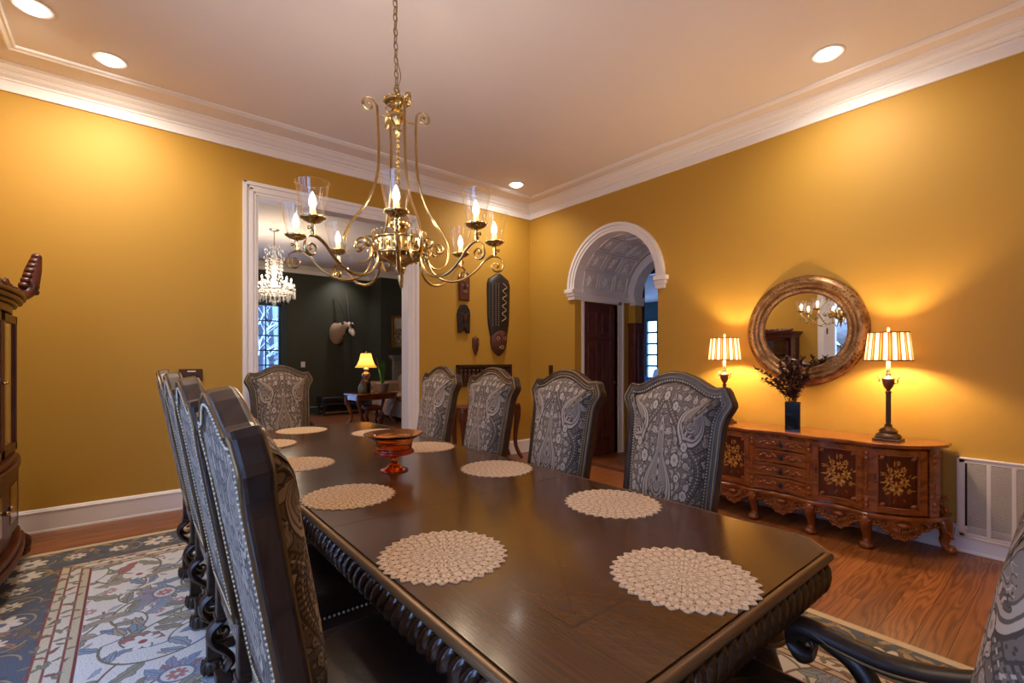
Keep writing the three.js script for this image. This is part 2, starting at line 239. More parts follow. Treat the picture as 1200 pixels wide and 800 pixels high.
// flower marquetry of the sideboard doors
T.marquetry = canvasTex(512, 640, (c, W, H) => {
  c.fillStyle = '#5a1f0e'; c.fillRect(0, 0, W, H);
  for (let i = 0; i < 400; i++) { c.strokeStyle = `rgba(${rnd() < 0.5 ? '30,8,4' : '130,56,24'},${0.12 + rnd() * 0.2})`; c.lineWidth = 1 + rnd() * 2; const x = rnd() * W; c.beginPath(); c.moveTo(x, 0); c.bezierCurveTo(x + rnd() * 30 - 15, H / 3, x + rnd() * 30 - 15, H * 0.66, x, H); c.stroke(); }
  const gold = ['#c98d35', '#b06f22', '#d8a650', '#8f5216'];
  const petal = (x, y, l, w, a, col) => { c.save(); c.translate(x, y); c.rotate(a); c.fillStyle = col; c.beginPath(); c.moveTo(0, 0); c.quadraticCurveTo(l * 0.5, -w, l, 0); c.quadraticCurveTo(l * 0.5, w, 0, 0); c.fill(); c.strokeStyle = '#5a2a0c'; c.lineWidth = 1.5; c.stroke(); c.restore(); };
  const bloom = (x, y, r) => { for (let k = 0; k < 7; k++) petal(x, y, r, r * 0.42, k * 0.9 + x, gold[k % 3]); c.fillStyle = '#7a3d10'; c.beginPath(); c.arc(x, y, r * 0.25, 0, 7); c.fill(); };
  c.translate(W / 2, H / 2); c.scale(1.4, 1.4); c.translate(-W / 2, -H / 2 - 8);
  for (let i = 0; i < 26; i++) { const a = rnd() * 6.3, r = 40 + rnd() * 105; petal(W / 2 + Math.cos(a) * r * 0.95, H / 2 + 20 + Math.sin(a) * r, 44 + rnd() * 26, 13, a + (rnd() - 0.5), gold[i % 4]); }
  bloom(W / 2, H / 2 + 70, 70); bloom(W / 2 - 70, H / 2 + 5, 50); bloom(W / 2 + 72, H / 2 + 10, 52); bloom(W / 2 + 10, H / 2 - 60, 46); bloom(W / 2 + 65, H / 2 - 95, 34); bloom(W / 2 - 60, H / 2 - 85, 32); bloom(W / 2 + 20, H / 2 - 150, 24); bloom(W / 2 - 110, H / 2 + 80, 26); bloom(W / 2 + 115, H / 2 + 85, 26);
});
T.stripe = canvasTex(1024, 16, (c, W, H) => { const n = 16; for (let i = 0; i < n; i++) { const x = i * W / n, w = W / n; c.fillStyle = '#f4e6c4'; c.fillRect(x, 0, w * 0.46, H); c.fillStyle = '#7c4a1e'; c.fillRect(x + w * 0.46, 0, w * 0.54, H); c.fillStyle = '#5f3a1a'; c.fillRect(x + w * 0.46, 0, w * 0.07, H); c.fillRect(x + w * 0.93, 0, w * 0.07, H); c.fillStyle = '#c9975a'; c.fillRect(x + w * 0.66, 0, w * 0.08, H); } });
T.crochet = canvasTex(512, 512, (c, W, H) => {
  c.fillStyle = '#e2caa8'; c.fillRect(0, 0, W, H); c.translate(W / 2, H / 2);
  for (const [r, n, l] of [[236, 32, 34], [196, 28, 34], [156, 24, 34], [116, 18, 32], [78, 12, 30], [42, 8, 26]]) for (let k = 0; k < n; k++) { c.save(); c.rotate((k + 0.5 * (n % 3)) / n * 2 * PI); c.fillStyle = '#f4e2c6'; c.strokeStyle = '#b99974'; c.lineWidth = 2; c.beginPath(); c.ellipse(r - l * 0.4, 0, l * 0.52, r / n * 2.4, 0, 0, 7); c.fill(); c.stroke(); for (let j = -1; j <= 1; j++) { c.fillStyle = '#b08e69'; c.beginPath(); c.arc(r - l * 0.4 + j * 9, 0, 2, 0, 7); c.fill(); } c.restore(); }
  for (let i = 0; i < 5000; i++) { const a = rnd() * 6.3, r = Math.sqrt(rnd()) * 256; c.fillStyle = rnd() < 0.5 ? 'rgba(120,90,62,.35)' : 'rgba(240,216,182,.3)'; c.fillRect(Math.cos(a) * r, Math.sin(a) * r, 3, 3); }
});
T.print = canvasTex(256, 384, (c, W, H) => { c.fillStyle = '#c9bda6'; c.fillRect(0, 0, W, H); for (let i = 0; i < 420; i++) { const y = H * 0.4 + rnd() * H * 0.6; c.fillStyle = ['#8d7b63', '#a3957b', '#6f6552', '#b7a98f', '#8a6a58'][Math.floor(rnd() * 5)]; c.beginPath(); c.ellipse(rnd() * W, y, 6 + rnd() * 16, 4 + rnd() * 9, rnd() * 3, 0, 7); c.fill(); } for (let i = 0; i < 16; i++) { c.strokeStyle = '#6d604c'; c.lineWidth = 3; const x = rnd() * W; c.beginPath(); c.moveTo(x, H * 0.75); c.quadraticCurveTo(x + 20, H * 0.5, x + rnd() * 50 - 25, H * (0.2 + rnd() * 0.3)); c.stroke(); } });

// ---------------------------------------------------------------- materials
const std = (o) => new THREE.MeshStandardMaterial(o), phy = (o) => new THREE.MeshPhysicalMaterial(o);
const M = {
  ochre: std({ color: '#be9132', roughness: 0.62, bumpMap: rep(T.wall, 1, 1), bumpScale: 0.0006 }),
  ceiling: std({ color: '#ece2da', roughness: 0.9 }),
  white: std({ color: '#f3eeea', roughness: 0.42 }),
  grille: std({ color: '#ddd2c6', roughness: 0.45 }),
  slab: std({ color: '#4a2c16', roughness: 0.8 }),
  oaky: std({ map: T.oaky, roughness: 0.4 }),
  planks: [1, 0.9, 1.1, 0.82].map((k) => std({ map: T.oak, color: new THREE.Color(0.9 * k, 0.86 * k, 0.84 * k), roughness: 0.34 })),
  rug: std({ map: T.rug, roughness: 0.95, bumpMap: rep(T.pile, 8, 10), bumpScale: 0.003 }),
  rugEdge: std({ color: '#c9b48e', roughness: 0.95 }),
  frame: phy({ map: T.darkwood, roughness: 0.42, clearcoat: 0.12, clearcoatRoughness: 0.25 }),
  bronze: std({ color: '#8f744c', roughness: 0.36, metalness: 0.55 }),
  nail: std({ color: '#c9b79a', roughness: 0.3, metalness: 0.8 }),
  damask: std({ map: T.damask, roughness: 0.9, bumpMap: rep(T.weave, 12, 12), bumpScale: 0.0008 }),
  leather: phy({ color: '#2a1c18', roughness: 0.4, bumpMap: T.leather, bumpScale: 0.001 }),
  tabletop: phy({ map: T.table, roughness: 0.2, clearcoat: 0.35, clearcoatRoughness: 0.1 }),
  tableEdge: phy({ map: T.darkwood, color: '#f2e0c8', roughness: 0.25, clearcoat: 0.5, clearcoatRoughness: 0.15 }),
  tableBead: std({ color: '#7a5a38', roughness: 0.3, metalness: 0.35 }),
  seam: std({ color: '#120a06', roughness: 0.6 }),
  doily: std({ map: T.crochet, color: '#fbeedd', roughness: 0.95 }),
  brass: std({ color: '#cbb078', roughness: 0.2, metalness: 1 }),
  brassDark: std({ color: '#a38a5c', roughness: 0.35, metalness: 1 }),
  clear: phy({ color: '#ffffff', transmission: 1, thickness: 0, roughness: 0.02, ior: 1.9 }),
  pane: phy({ color: '#ffffff', transmission: 1, thickness: 0, roughness: 0.0, ior: 1.5 }),
  bulb: std({ color: '#fff4e0', emissive: new THREE.Color().setRGB(1, 0.86, 0.62), emissiveIntensity: 6, roughness: 0.4 }),
  lens: std({ color: '#fff8f0', emissive: new THREE.Color().setRGB(1, 0.92, 0.84), emissiveIntensity: 9, roughness: 0.4 }),
  candle: std({ color: '#d6b070', roughness: 0.4, metalness: 0.5 }),
  amber: phy({ color: '#f0b268', transmission: 1, thickness: 0.01, roughness: 0.04, ior: 1.5, attenuationColor: new THREE.Color().setRGB(0.9, 0.5, 0.12), attenuationDistance: 0.03 }),
  carved: phy({ map: T.carved, roughness: 0.26, clearcoat: 0.8, clearcoatRoughness: 0.12 }),
  marquetry: phy({ map: T.marquetry, roughness: 0.22, clearcoat: 0.6, clearcoatRoughness: 0.12 }),
  gilt: std({ map: T.gilt, roughness: 0.38, metalness: 0.75 }),
  mirror: std({ color: '#f2f2f2', roughness: 0.015, metalness: 1 }),
  shade: phy({ map: T.stripe, roughness: 1, transmission: 0.13, thickness: 0 }),
  shadeTrim: std({ color: '#5f3d22', roughness: 0.8 }),
  lampMetal: std({ color: '#5a4632', roughness: 0.45, metalness: 0.5 }),
  lampRust: std({ color: '#7a3f26', roughness: 0.5, metalness: 0.2 }),
  cream: std({ color: '#e8dcc0', roughness: 0.4 }),
  navyVase: phy({ color: '#0b0d12', roughness: 0.18, clearcoat: 0.4 }),
  twig: std({ color: '#3a2018', roughness: 0.8 }),
  driedLeaf: std({ color: '#4a241c', roughness: 0.75, side: THREE.DoubleSide }),
  mahogany: phy({ map: T.mahogany, roughness: 0.32, clearcoat: 0.3, clearcoatRoughness: 0.25 }),
  maskDark: std({ color: '#241b1a', roughness: 0.5 }),
  maskBrown: std({ color: '#5b2c1a', roughness: 0.5 }),
  maskPale: std({ color: '#a99478', roughness: 0.7 }),
  plateBrown: std({ color: '#4a2413', roughness: 0.4 }),
  plateSlot: std({ color: '#1c0e08', roughness: 0.5 }),
  plateWhite: std({ color: '#e6e2dc', roughness: 0.5 }),
  green: std({ color: '#3b3d34', roughness: 0.55 }),
  teal: std({ color: '#3f5f66', roughness: 0.6 }),
  tealFrame: std({ color: '#33454c', roughness: 0.4 }),
  stone: std({ color: '#9a938c', roughness: 0.85, map: T.mottle }),
  fur: std({ color: '#a98f7c', roughness: 0.95 }),
  furWhite: std({ color: '#e6ddd2', roughness: 0.95 }),
  furBlack: std({ color: '#191412', roughness: 0.85 }),
  hill: std({ color: '#8d97a3', roughness: 0.95 }),
  horn: std({ color: '#231b17', roughness: 0.5 }),
  blackLeather: std({ color: '#1a1614', roughness: 0.4 }),
  tan: std({ color: '#9a7c62', roughness: 0.9 }),
  parlorShade: phy({ color: '#e0a850', roughness: 1, transmission: 0.5, thickness: 0 }),
  silver: std({ color: '#b59f86', roughness: 0.3, metalness: 0.8 }),
  leaf: std({ color: '#3f6a2a', roughness: 0.6, side: THREE.DoubleSide }),
  pot: std({ color: '#9a8478', roughness: 0.7 }),
  celadon: std({ color: '#6f7358', roughness: 0.35 }),
  crystal: phy({ color: '#ffffff', transmission: 0.85, thickness: 0, roughness: 0.08, ior: 1.6 }),
  giltFrame: std({ color: '#b07a3a', roughness: 0.4, metalness: 0.6 }),
  print: std({ map: T.print, roughness: 0.7 }),
  bark: std({ color: '#4b4a52', roughness: 0.9 }),
  snow: std({ color: '#e8ecf2', roughness: 0.9 }),
  darkwoodPanel: std({ map: T.darkwood, roughness: 0.45 }),
  walnut: std({ map: T.mahogany, color: '#d8b49c', roughness: 0.36 }),
  whiteCloth: std({ color: '#e9edf2', roughness: 0.9 }),
  bluePillow: std({ color: '#2f66c4', roughness: 0.85 }),
};

// ---------------------------------------------------------------- the room
const HC = 3.39, XW = -5.3, ZS = 6.2, DX0 = -3.426, DX1 = -1.852, DY = 2.83, AC = 1.458, AR = 0.6, AS = 2.17;
const exX = (shape, depth, x0) => ext(shape, depth).rotateY(-PI / 2).translate(x0 + depth, 0, 0);        // shape in (z, y), pushed along x
const arcPts = (c, r, y, n = 28, from = PI, to = 0) => Array.from({ length: n + 1 }, (_, i) => { const a = from + (to - from) * i / n; return [c + r * Math.cos(a), y + r * Math.sin(a)]; });
struct('wall_back', uvBox(ext(shapeOf([[XW - 0.15, 0], [DX0, 0], [DX0, DY], [DX1, DY], [DX1, 0], [0.12, 0], [0.12, HC], [XW - 0.15, HC]]), 0.15).translate(0, 0, -0.15)), M.ochre, 'ochre painted wall with the wide doorway to the dark green parlour', 'wall');
struct('wall_right', uvBox(exX(shapeOf([[0, 0], [AC - AR, 0], ...arcPts(AC, AR, AS), [AC + AR, 0], [ZS, 0], [ZS, HC], [0, HC]]), 0.12, 0)), M.ochre, 'ochre painted wall with the arched opening behind the sideboard', 'wall');
const WZ0 = 1.98, WZ1 = 3.9, WH = 2.35, VZ0 = 4.3, VZ1 = 5.9, VY0 = 0.4, VY1 = 2.5;
struct('wall_left', uvBox(exX((() => { const s = shapeOf([[0, 0], [WZ0, 0], [WZ0, WH], [WZ1, WH], [WZ1, 0], [ZS, 0], [ZS, HC], [0, HC]]); s.holes.push(pathOf([[VZ0, VY0], [VZ0, VY1], [VZ1, VY1], [VZ1, VY0]])); return s; })(), 0.15, XW - 0.15)), M.ochre, 'ochre painted wall behind the china cabinet, with glazed doors to the garden', 'wall');
struct('wall_front', uvBox(span(XW - 0.15, 0.12, 0, HC, ZS, ZS + 0.15, 0)), M.ochre, 'ochre painted wall facing the parlour doorway', 'wall');
struct('ceiling', uvBox(span(XW - 0.15, 0.12, HC, HC + 0.1, -0.15, ZS + 0.15, 0)), M.ceiling, 'plain pale ceiling above the dining table', 'ceiling');
// oak boards running along the doorway wall
const floor = structGroup('floor', 'oak strip floor of warm brown boards running past the sideboard', 'floor');
mesh('subfloor', span(XW - 0.15, 0.12, -0.06, -0.012, -0.15, ZS + 0.15, 0), M.slab, floor);
{
  const cache = {}, PW = 0.1265, runs = [[1.9, 2.1, 1.3], [1.3, 1.9, 2.1], [2.1, 1.3, 1.9], [0.9, 2.2, 2.2], [2.2, 0.9, 2.2], [1.55, 1.55, 2.2]];
  for (let r = 0; r < 49; r++) {
    let x = XW;
    for (const l of runs[(r * 5 + 2) % runs.length]) {
      const vi = Math.floor(rnd() * 4), key = l + '_' + vi;
      if (!cache[key]) { const g = plain(new THREE.BoxGeometry(l - 0.0014, 0.012, PW - 0.0014)); const p = g.attributes.position, uv = g.attributes.uv, o = rnd() * 3, q = rnd(); for (let i = 0; i < p.count; i++) uv.setXY(i, (p.getX(i)) * 0.55 + o, p.getZ(i) * 3.2 + q); cache[key] = g; }
      const m = shared('plank', cache[key], M.planks[Math.floor(rnd() * 4)], floor); m.position.set(x + l / 2, -0.006, PW * (r + 0.5)); x += l;
    }
  }
}
// cornice: frieze board, beads and cove, then a second moulding set in on the ceiling
const CP = [[0, 3.225], [0.018, 3.225], [0.02, 3.23], [0.02, 3.298], [0.03, 3.302], [0.032, 3.31], [0.026, 3.316], [0.04, 3.322], [0.062, 3.332], [0.062, 3.338], [0.072, 3.34], [0.074, 3.346], [0.09, 3.35], [0.108, 3.362], [0.118, 3.376], [0.132, 3.378], [0.138, 3.39], [0, 3.39]];
const runX = (P, x0, x1, z, sgn) => ext(shapeOf(P.map(([d, y]) => [-sgn * d, y])), x1 - x0).rotateY(PI / 2).translate(x0, 0, z);   // along x, standing out to z = z + sgn d
const runZ = (P, z0, z1, x, sgn) => ext(shapeOf(P.map(([d, y]) => [sgn * d, y])), z1 - z0).translate(x, 0, z0);
struct('trim_1', runX(CP, XW, 0, 0, 1), M.white, 'white stepped cornice above the parlour doorway', 'cornice');
struct('trim_2', runZ(CP, 0, ZS, 0, -1), M.white, 'white stepped cornice above the arch and the round mirror', 'cornice');
struct('trim_3', [runZ(CP, 0, ZS, XW, 1), runX(CP, XW, 0, ZS, -1)], M.white, 'white stepped cornice above the china cabinet', 'cornice');
const TP = (d) => [[d, 3.372], [d + 0.012, 3.366], [d + 0.022, 3.372], [d + 0.03, 3.376], [d + 0.042, 3.374], [d + 0.05, 3.38], [d + 0.05, 3.39], [d, 3.39]];
struct('trim_4', [runX(TP(0.365), XW + 0.31, -0.275, 0, 1), runX(TP(0.365), XW + 0.31, -0.275, ZS, -1), runZ(TP(0.275), 0.365, ZS - 0.365, 0, -1), runZ(TP(0.31), 0.365, ZS - 0.365, XW, 1)], M.white, 'slim white moulding framing the ceiling inside the cornice', 'moulding');
const BP = [[0, 0], [0.022, 0], [0.022, 0.012], [0.018, 0.02], [0.018, 0.145], [0.022, 0.15], [0.022, 0.158], [0.014, 0.163], [0.012, 0.17], [0.005, 0.177], [0, 0.177]];
struct('baseboard_back', [runX(BP, XW, DX0 - 0.115, 0, 1), runX(BP, DX1 + 0.115, 0, 0, 1)], M.white, 'tall white baseboard along the parlour doorway wall', 'baseboard');
struct('baseboard_right', [runZ(BP, 0, AC - AR, 0, -1), runZ(BP, AC + AR, ZS, 0, -1)], M.white, 'tall white baseboard along the sideboard wall', 'baseboard');
struct('baseboard_left', [runZ(BP, 0, WZ0 - 0.1, XW, 1), runZ(BP, WZ1 + 0.1, ZS, XW, 1)], M.white, 'tall white baseboard behind the china cabinet', 'baseboard');
// doorway to the parlour
{
  const o = structGroup('trim_5', 'white moulded casing round the wide parlour doorway', 'door casing');
  const steps = [[0, 0.034, 0.030], [0.034, 0.055, 0.018], [0.055, 0.088, 0.022], [0.088, 0.115, 0.014]];      // from the outside in
  for (const [zf, s] of [[0, 1], [-0.15, -1]]) for (const [a, b, t] of steps) {
    const o1 = 0.115 - a, o2 = 0.115 - b, z1 = zf + s * t;
    mesh('casing', [span(DX0 - o1, DX0 - o2, 0, DY + o1, zf, z1), span(DX1 + o2, DX1 + o1, 0, DY + o1, zf, z1), span(DX0 - o1, DX1 + o1, DY + o2, DY + o1, zf, z1)], M.white, o);
  }
  mesh('jamb', [span(DX0, DX0 + 0.016, 0, DY, -0.16, 0.008), span(DX1 - 0.016, DX1, 0, DY, -0.16, 0.008), span(DX0, DX1, DY - 0.016, DY, -0.16, 0.008)], M.white, o);
}
// arch
const halfRing = (c, r0, r1, y) => shapeOf([...arcPts(c, r1, y, 32), ...arcPts(c, r0, y, 32, 0, PI)]);
{
  const o = structGroup('trim_6', 'white archivolt with stepped imposts round the passage opening', 'arch moulding');
  mesh('archivolt', [exX(halfRing(AC, AR - 0.012, AR + 0.085, AS), 0.17, -0.03), exX(halfRing(AC, AR + 0.058, AR + 0.09, AS), 0.05, -0.05), exX(halfRing(AC, AR + 0.02, AR + 0.05, AS), 0.02, -0.04)], M.white, o);
  for (const s of [-1, 1]) { const z = AC + s * AR; mesh('impost', [[0, 0.045, 0.02], [0.045, 0.085, 0.034], [0.085, 0.135, 0.052]].map(([a, b, t]) => span(-t - 0.012, 0.13, AS - 0.135 + a, AS - 0.135 + b, z - s * 0.02, z + s * (0.075 + t), 0.006)), M.white, o); }
}
// passage behind the arch
const PX = 1.1;
struct('wall_passage_left', uvBox(ext(shapeOf([[0.12, 0], [0.16, 0], [0.16, 2.03], [0.845, 2.03], [0.845, 0], [PX, 0], [PX, AS], [0.12, AS]]), 0.12).translate(0, 0, AC - AR - 0.12)), M.ochre, 'ochre side wall of the arched passage, with the dark panelled door', 'wall');
struct('wall_passage_right', span(0.12, PX, 0, AS, AC + AR, AC + AR + 0.12, 0), M.ochre, 'ochre side wall of the arched passage, opposite the panelled door', 'wall');
struct('wall_passage_back', uvBox(exX(shapeOf([[0.3, 0], [AC - 0.495, 0], ...arcPts(AC, 0.495, AS - 0.02), [AC + 0.495, 0], [2.6, 0], [2.6, 3.3], [0.3, 3.3]]), 0.16, PX)), M.ochre, 'ochre wall with a second smaller arch at the end of the passage', 'wall');
{
  const v = structGroup('vault', 'white barrel vault of embossed panels over the arched passage', 'vault'); v.name = 'ceiling_passage';
  mesh('shell', exX(halfRing(AC, AR + 0.012, AR + 0.09, AS), PX - 0.1, 0.1), M.white, v);
  // one embossed panel, laid round the curve
  const n = 7, da = PI / n, w = 2 * (AR + 0.008) * Math.sin(da / 2) - 0.024, l = 0.285;
  const frame = [span(-l / 2, l / 2, 0, 0.022, -w / 2, -w / 2 + 0.022), span(-l / 2, l / 2, 0, 0.022, w / 2 - 0.022, w / 2), span(-l / 2, -l / 2 + 0.022, 0, 0.022, -w / 2, w / 2), span(l / 2 - 0.022, l / 2, 0, 0.022, -w / 2, w / 2)];
  const inner = [span(-l / 2 + 0.045, l / 2 - 0.045, 0, 0.006, -w / 2 + 0.045, w / 2 - 0.045), lump(0.05, 0.024, 0.05, 0, 0.004, 0, 0, 10, 6)];
  for (let k = 0; k < 6; k++) inner.push(lump(0.03, 0.012, 0.016, 0, 0, 0, 0, 6, 5).translate(0.05, 0.006, 0).rotateY(k * PI / 3));
  const g = merge([...frame, ...inner]);
  for (let i = 0; i < 3; i++) for (let k = 0; k < n; k++) { const a = (k + 0.5) * da, m = shared('panel', g, M.white, v); m.position.set(0.27 + i * 0.31, AS + Math.sin(a) * (AR - 0.002), AC + Math.cos(a) * (AR - 0.002)); m.rotation.x = -PI / 2 - a; }
  mesh('cornice', [span(0.12, PX, AS - 0.10, AS - 0.03, AC - AR, AC - AR + 0.014), span(0.12, PX, AS - 0.035, AS + 0.012, AC - AR, AC - AR + 0.03), span(0.12, PX, AS - 0.10, AS + 0.01, AC + AR - 0.02, AC + AR)], M.white, v);
  const o = structGroup('trim_7', 'white moulding and imposts of the smaller far arch', 'arch moulding');
  mesh('archivolt', [exX(halfRing(AC, 0.485, 0.60, AS - 0.02), 0.03, PX - 0.03), exX(halfRing(AC, 0.48, 0.52, AS - 0.02), 0.2, PX - 0.045)], M.white, o);
  for (const s of [-1, 1]) { const z = AC + s * 0.495; mesh('impost', [[0, 0.04, 0.014], [0.04, 0.08, 0.026], [0.08, 0.115, 0.04]].map(([a, b, t]) => span(PX - t, PX + 0.19, AS - 0.135 + a, AS - 0.135 + b, z - s * 0.02, z + s * (0.06 + t), 0.005)).map((g) => g), M.white, o); }
  const ws = structGroup('wainscot', 'tall dark wooden wainscot below the smaller far arch', 'wainscot'); ws.name = 'trim_8';
  mesh('panel', [span(PX - 0.016, PX, 0, 1.76, AC - AR, AC - 0.495), span(PX - 0.016, PX + 0.18, 0, 1.76, AC - 0.495, AC - 0.48), span(PX - 0.03, PX + 0.18, 1.74, 1.79, AC - AR, AC - 0.47), span(PX + 0.05, PX + 0.11, 0.2, 1.65, AC - 0.482, AC - 0.47)], M.mahogany, ws);
}
// six-panel door in the passage
{
  const d = structGroup('door_1', 'dark six-panelled wooden door inside the arched passage', 'door');
  const x0 = 0.165, x1 = 0.84, z = AC - AR - 0.035, w = x1 - x0;
  mesh('leaf', uvBox(span(x0, x1, 0.005, 2.025, z - 0.04, z - 0.008), 1.2, true), M.mahogany, d);
  const st = 0.105, mid = 0.095, pw = (w - 2 * st - mid) / 2, rows = [[0.22, 0.70], [0.86, 1.52], [1.62, 1.90]];
  mesh('stile', uvBox(merge([span(x0, x0 + st, 0.005, 2.025, z - 0.01, z), span(x1 - st, x1, 0.005, 2.025, z - 0.01, z), span(x0 + st + pw, x1 - st - pw, 0.005, 2.025, z - 0.01, z)]), 1.2, true), M.mahogany, d);
  let y = 0.005; const rails = []; for (const [a, b] of [...rows, [2.025, 2.1]]) { rails.push(span(x0 + st, x1 - st, y, a, z - 0.01, z - 0.0005)); y = b; }
  mesh('rail', uvBox(merge(rails), 1.2), M.mahogany, d);
  for (const [a, b] of rows) for (const xa of [x0 + st, x1 - st - pw]) mesh('panel', uvBox(ext(shapeOf([[xa + 0.03, a + 0.03], [xa + pw - 0.03, a + 0.03], [xa + pw - 0.03, b - 0.03], [xa + 0.03, b - 0.03]]), 0.001, 0.011, 0.018, { bevelSegments: 1 }).translate(0, 0, z - 0.01), 1.2, true), M.mahogany, d);
  mesh('knob', [lathe([[0.001, 0.06], [0.02, 0.058], [0.028, 0.045], [0.024, 0.03], [0.01, 0.022], [0.01, 0.006], [0.028, 0.004], [0.028, 0]], 14).rotateX(PI / 2).translate(x1 - 0.055, 0.97, z)], M.lampMetal, d);
  const c = structGroup('trim_9', 'white casing of the dark panelled door', 'door casing');
  mesh('casing', [span(0.122, 0.165, 0, 2.03, AC - AR - 0.03, AC - AR + 0.014), span(0.845, 0.945, 0, 2.12, AC - AR, AC - AR + 0.016), span(0.93, 0.965, 0, 2.12, AC - AR, AC - AR + 0.026), span(0.845, 0.86, 0, 2.03, AC - AR - 0.1, AC - AR + 0.02), span(0.122, 0.965, 2.03, 2.075, AC - AR - 0.03, AC - AR + 0.016)], M.white, c);
}
struct('floor_passage', uvBox(span(0.12, 6.6, -0.06, 0, -4.1, 3.6, 0)), M.oaky, 'oak floor running on through the arched passage', 'floor');
// room beyond the passage
struct('wall_hall_left', uvBox(span(PX + 0.16, 2.0, 0, 2.95, 0.26, 0.37, 0)), M.ochre, 'ochre wall beyond the smaller arch', 'wall');
struct('trim_10', [span(2.0, 2.08, 0, 2.72, 0.37, 0.44), span(2.0, 2.08, 2.62, 2.72, 0.44, 2.6), span(2.0, 2.12, 0, 2.95, 2.6, 2.7, 0)], M.mahogany, 'dark wooden frame of the opening to the teal room', 'door frame');
struct('wall_hall_right', span(PX + 0.16, 2.1, 0, 2.95, 2.55, 2.7, 0), M.ochre, 'ochre wall beyond the smaller arch, hidden side', 'wall');
struct('ceiling_hall', span(PX, 2.1, 2.95, 3.05, 0.2, 2.7, 0), M.ceiling, 'pale ceiling beyond the smaller arch', 'ceiling');
const FX = 6.5, FZ0 = -2.68, FZ1 = 1.5, FY0 = 0.72, FY1 = 2.36, FC = 2.8;
struct('wall_teal_back', exX((() => { const s = shapeOf([[-4, 0], [3.5, 0], [3.5, FC], [-4, FC]]); s.holes.push(pathOf([[FZ0, FY0], [FZ0, FY1], [FZ1, FY1], [FZ1, FY0]])); return s; })(), 0.15, FX), M.teal, 'teal wall with a wide window at the end of the passage view', 'wall');
struct('wall_teal_left', ext((() => { const s = shapeOf([[2, 0], [FX, 0], [FX, FC], [2, FC]]); s.holes.push(pathOf([[2.8, 0.7], [2.8, 2.4], [6.0, 2.4], [6.0, 0.7]])); return s; })(), 0.1).translate(0, 0, -4.1), M.teal, 'teal side wall of the room beyond the passage', 'wall');
struct('wall_teal_right', [span(2.1, FX, 0, FC, 3.5, 3.6, 0), span(2.0, 2.1, 0, FC, -4, 0.3, 0), span(2.0, 2.1, 0, FC, 2.7, 3.6, 0)], M.teal, 'teal walls on the near side of the room beyond the passage', 'wall');
struct('ceiling_teal', span(2.0, FX + 0.15, FC, FC + 0.1, -4.1, 3.6, 0), M.ceiling, 'white ceiling of the teal room beyond the passage', 'ceiling');
function sash(name, label, w, h, cols, rows, mat, fw, place, b = 0.026) {          // a window with its bars and panes, built flat in x and y, base in the middle
  const o = structGroup(name, label, 'window');
  mesh('window_frame', [span(-w / 2, -w / 2 + fw, 0, h, -0.04, 0.04), span(w / 2 - fw, w / 2, 0, h, -0.04, 0.04), span(-w / 2, w / 2, 0, fw, -0.04, 0.04), span(-w / 2, w / 2, h - fw, h, -0.04, 0.04)], mat, o);
  const iw = w - 2 * fw, ih = h - 2 * fw, bars = [];
  for (let i = 1; i < cols; i++) bars.push(span(-iw / 2 + iw * i / cols - b / 2, -iw / 2 + iw * i / cols + b / 2, fw, h - fw, -0.015, 0.015));
  for (let j = 1; j < rows; j++) bars.push(span(-iw / 2, iw / 2, fw + ih * j / rows - b / 2, fw + ih * j / rows + b / 2, -0.015, 0.015));
  if (bars.length) mesh('glazing_bar', bars, mat, o);
  const g = plain(new THREE.BoxGeometry(iw / cols - b, ih / rows - b, 0.004));
  for (let i = 0; i < cols; i++) for (let j = 0; j < rows; j++) shared('pane', g, M.pane, o).position.set(-iw / 2 + iw * (i + 0.5) / cols, fw + ih * (j + 0.5) / rows, 0);
  place(o); return o;
}
sash('window_1', 'wide blue-lit window in the teal room beyond the passage', FZ1 - FZ0, FY1 - FY0, 13, 5, M.teal, 0.07, (o) => { o.position.set(FX + 0.07, FY0, (FZ0 + FZ1) / 2); o.rotation.y = PI / 2; }, 0.05);
sash('window_4', 'wide side window of the teal room beyond the passage', 3.2, 1.7, 6, 4, M.teal, 0.07, (o) => { o.position.set(4.4, 0.7, -4.05); });
sash('window_3', 'white dining room window beside the glazed garden doors', VZ1 - VZ0, VY1 - VY0, 3, 4, M.white, 0.06, (o) => { o.position.set(XW - 0.08, VY0, (VZ0 + VZ1) / 2); o.rotation.y = PI / 2; });
// glazed garden doors in the cabinet wall, seen in the round mirror
for (const [i, z0, z1] of [[2, WZ0 + 0.02, (WZ0 + WZ1) / 2], [3, (WZ0 + WZ1) / 2, WZ1 - 0.02]]) {
  const o = sash('door_' + i, i === 2 ? 'white glazed garden door leaf beside the china cabinet' : 'white glazed garden door leaf away from the china cabinet', z1 - z0, WH - 0.02, 1, 1, M.white, 0.13, (q) => { q.position.set(XW - 0.08, 0.005, (z0 + z1) / 2); q.rotation.y = PI / 2; });
  o.userData.category = 'door';
  for (const y of [0.3, 1.0, 1.66]) mesh('hinge', [box(0.016, 0.11, 0.03, i === 2 ? 0.455 : -0.455, y, 0.05, 0.005)], M.maskDark, o);
}
{
  const o = structGroup('trim_11', 'white casing round the glazed garden doors', 'door casing');
  mesh('casing', [span(XW, XW + 0.022, 0, WH + 0.1, WZ0 - 0.1, WZ0), span(XW, XW + 0.022, 0, WH + 0.1, WZ1, WZ1 + 0.1), span(XW, XW + 0.022, WH, WH + 0.1, WZ0, WZ1), span(XW - 0.15, XW, 0, WH, WZ0, WZ0 + 0.02), span(XW - 0.15, XW, 0, WH, WZ1 - 0.02, WZ1), span(XW - 0.15, XW, WH - 0.015, WH, WZ0, WZ1)], M.white, o);
}
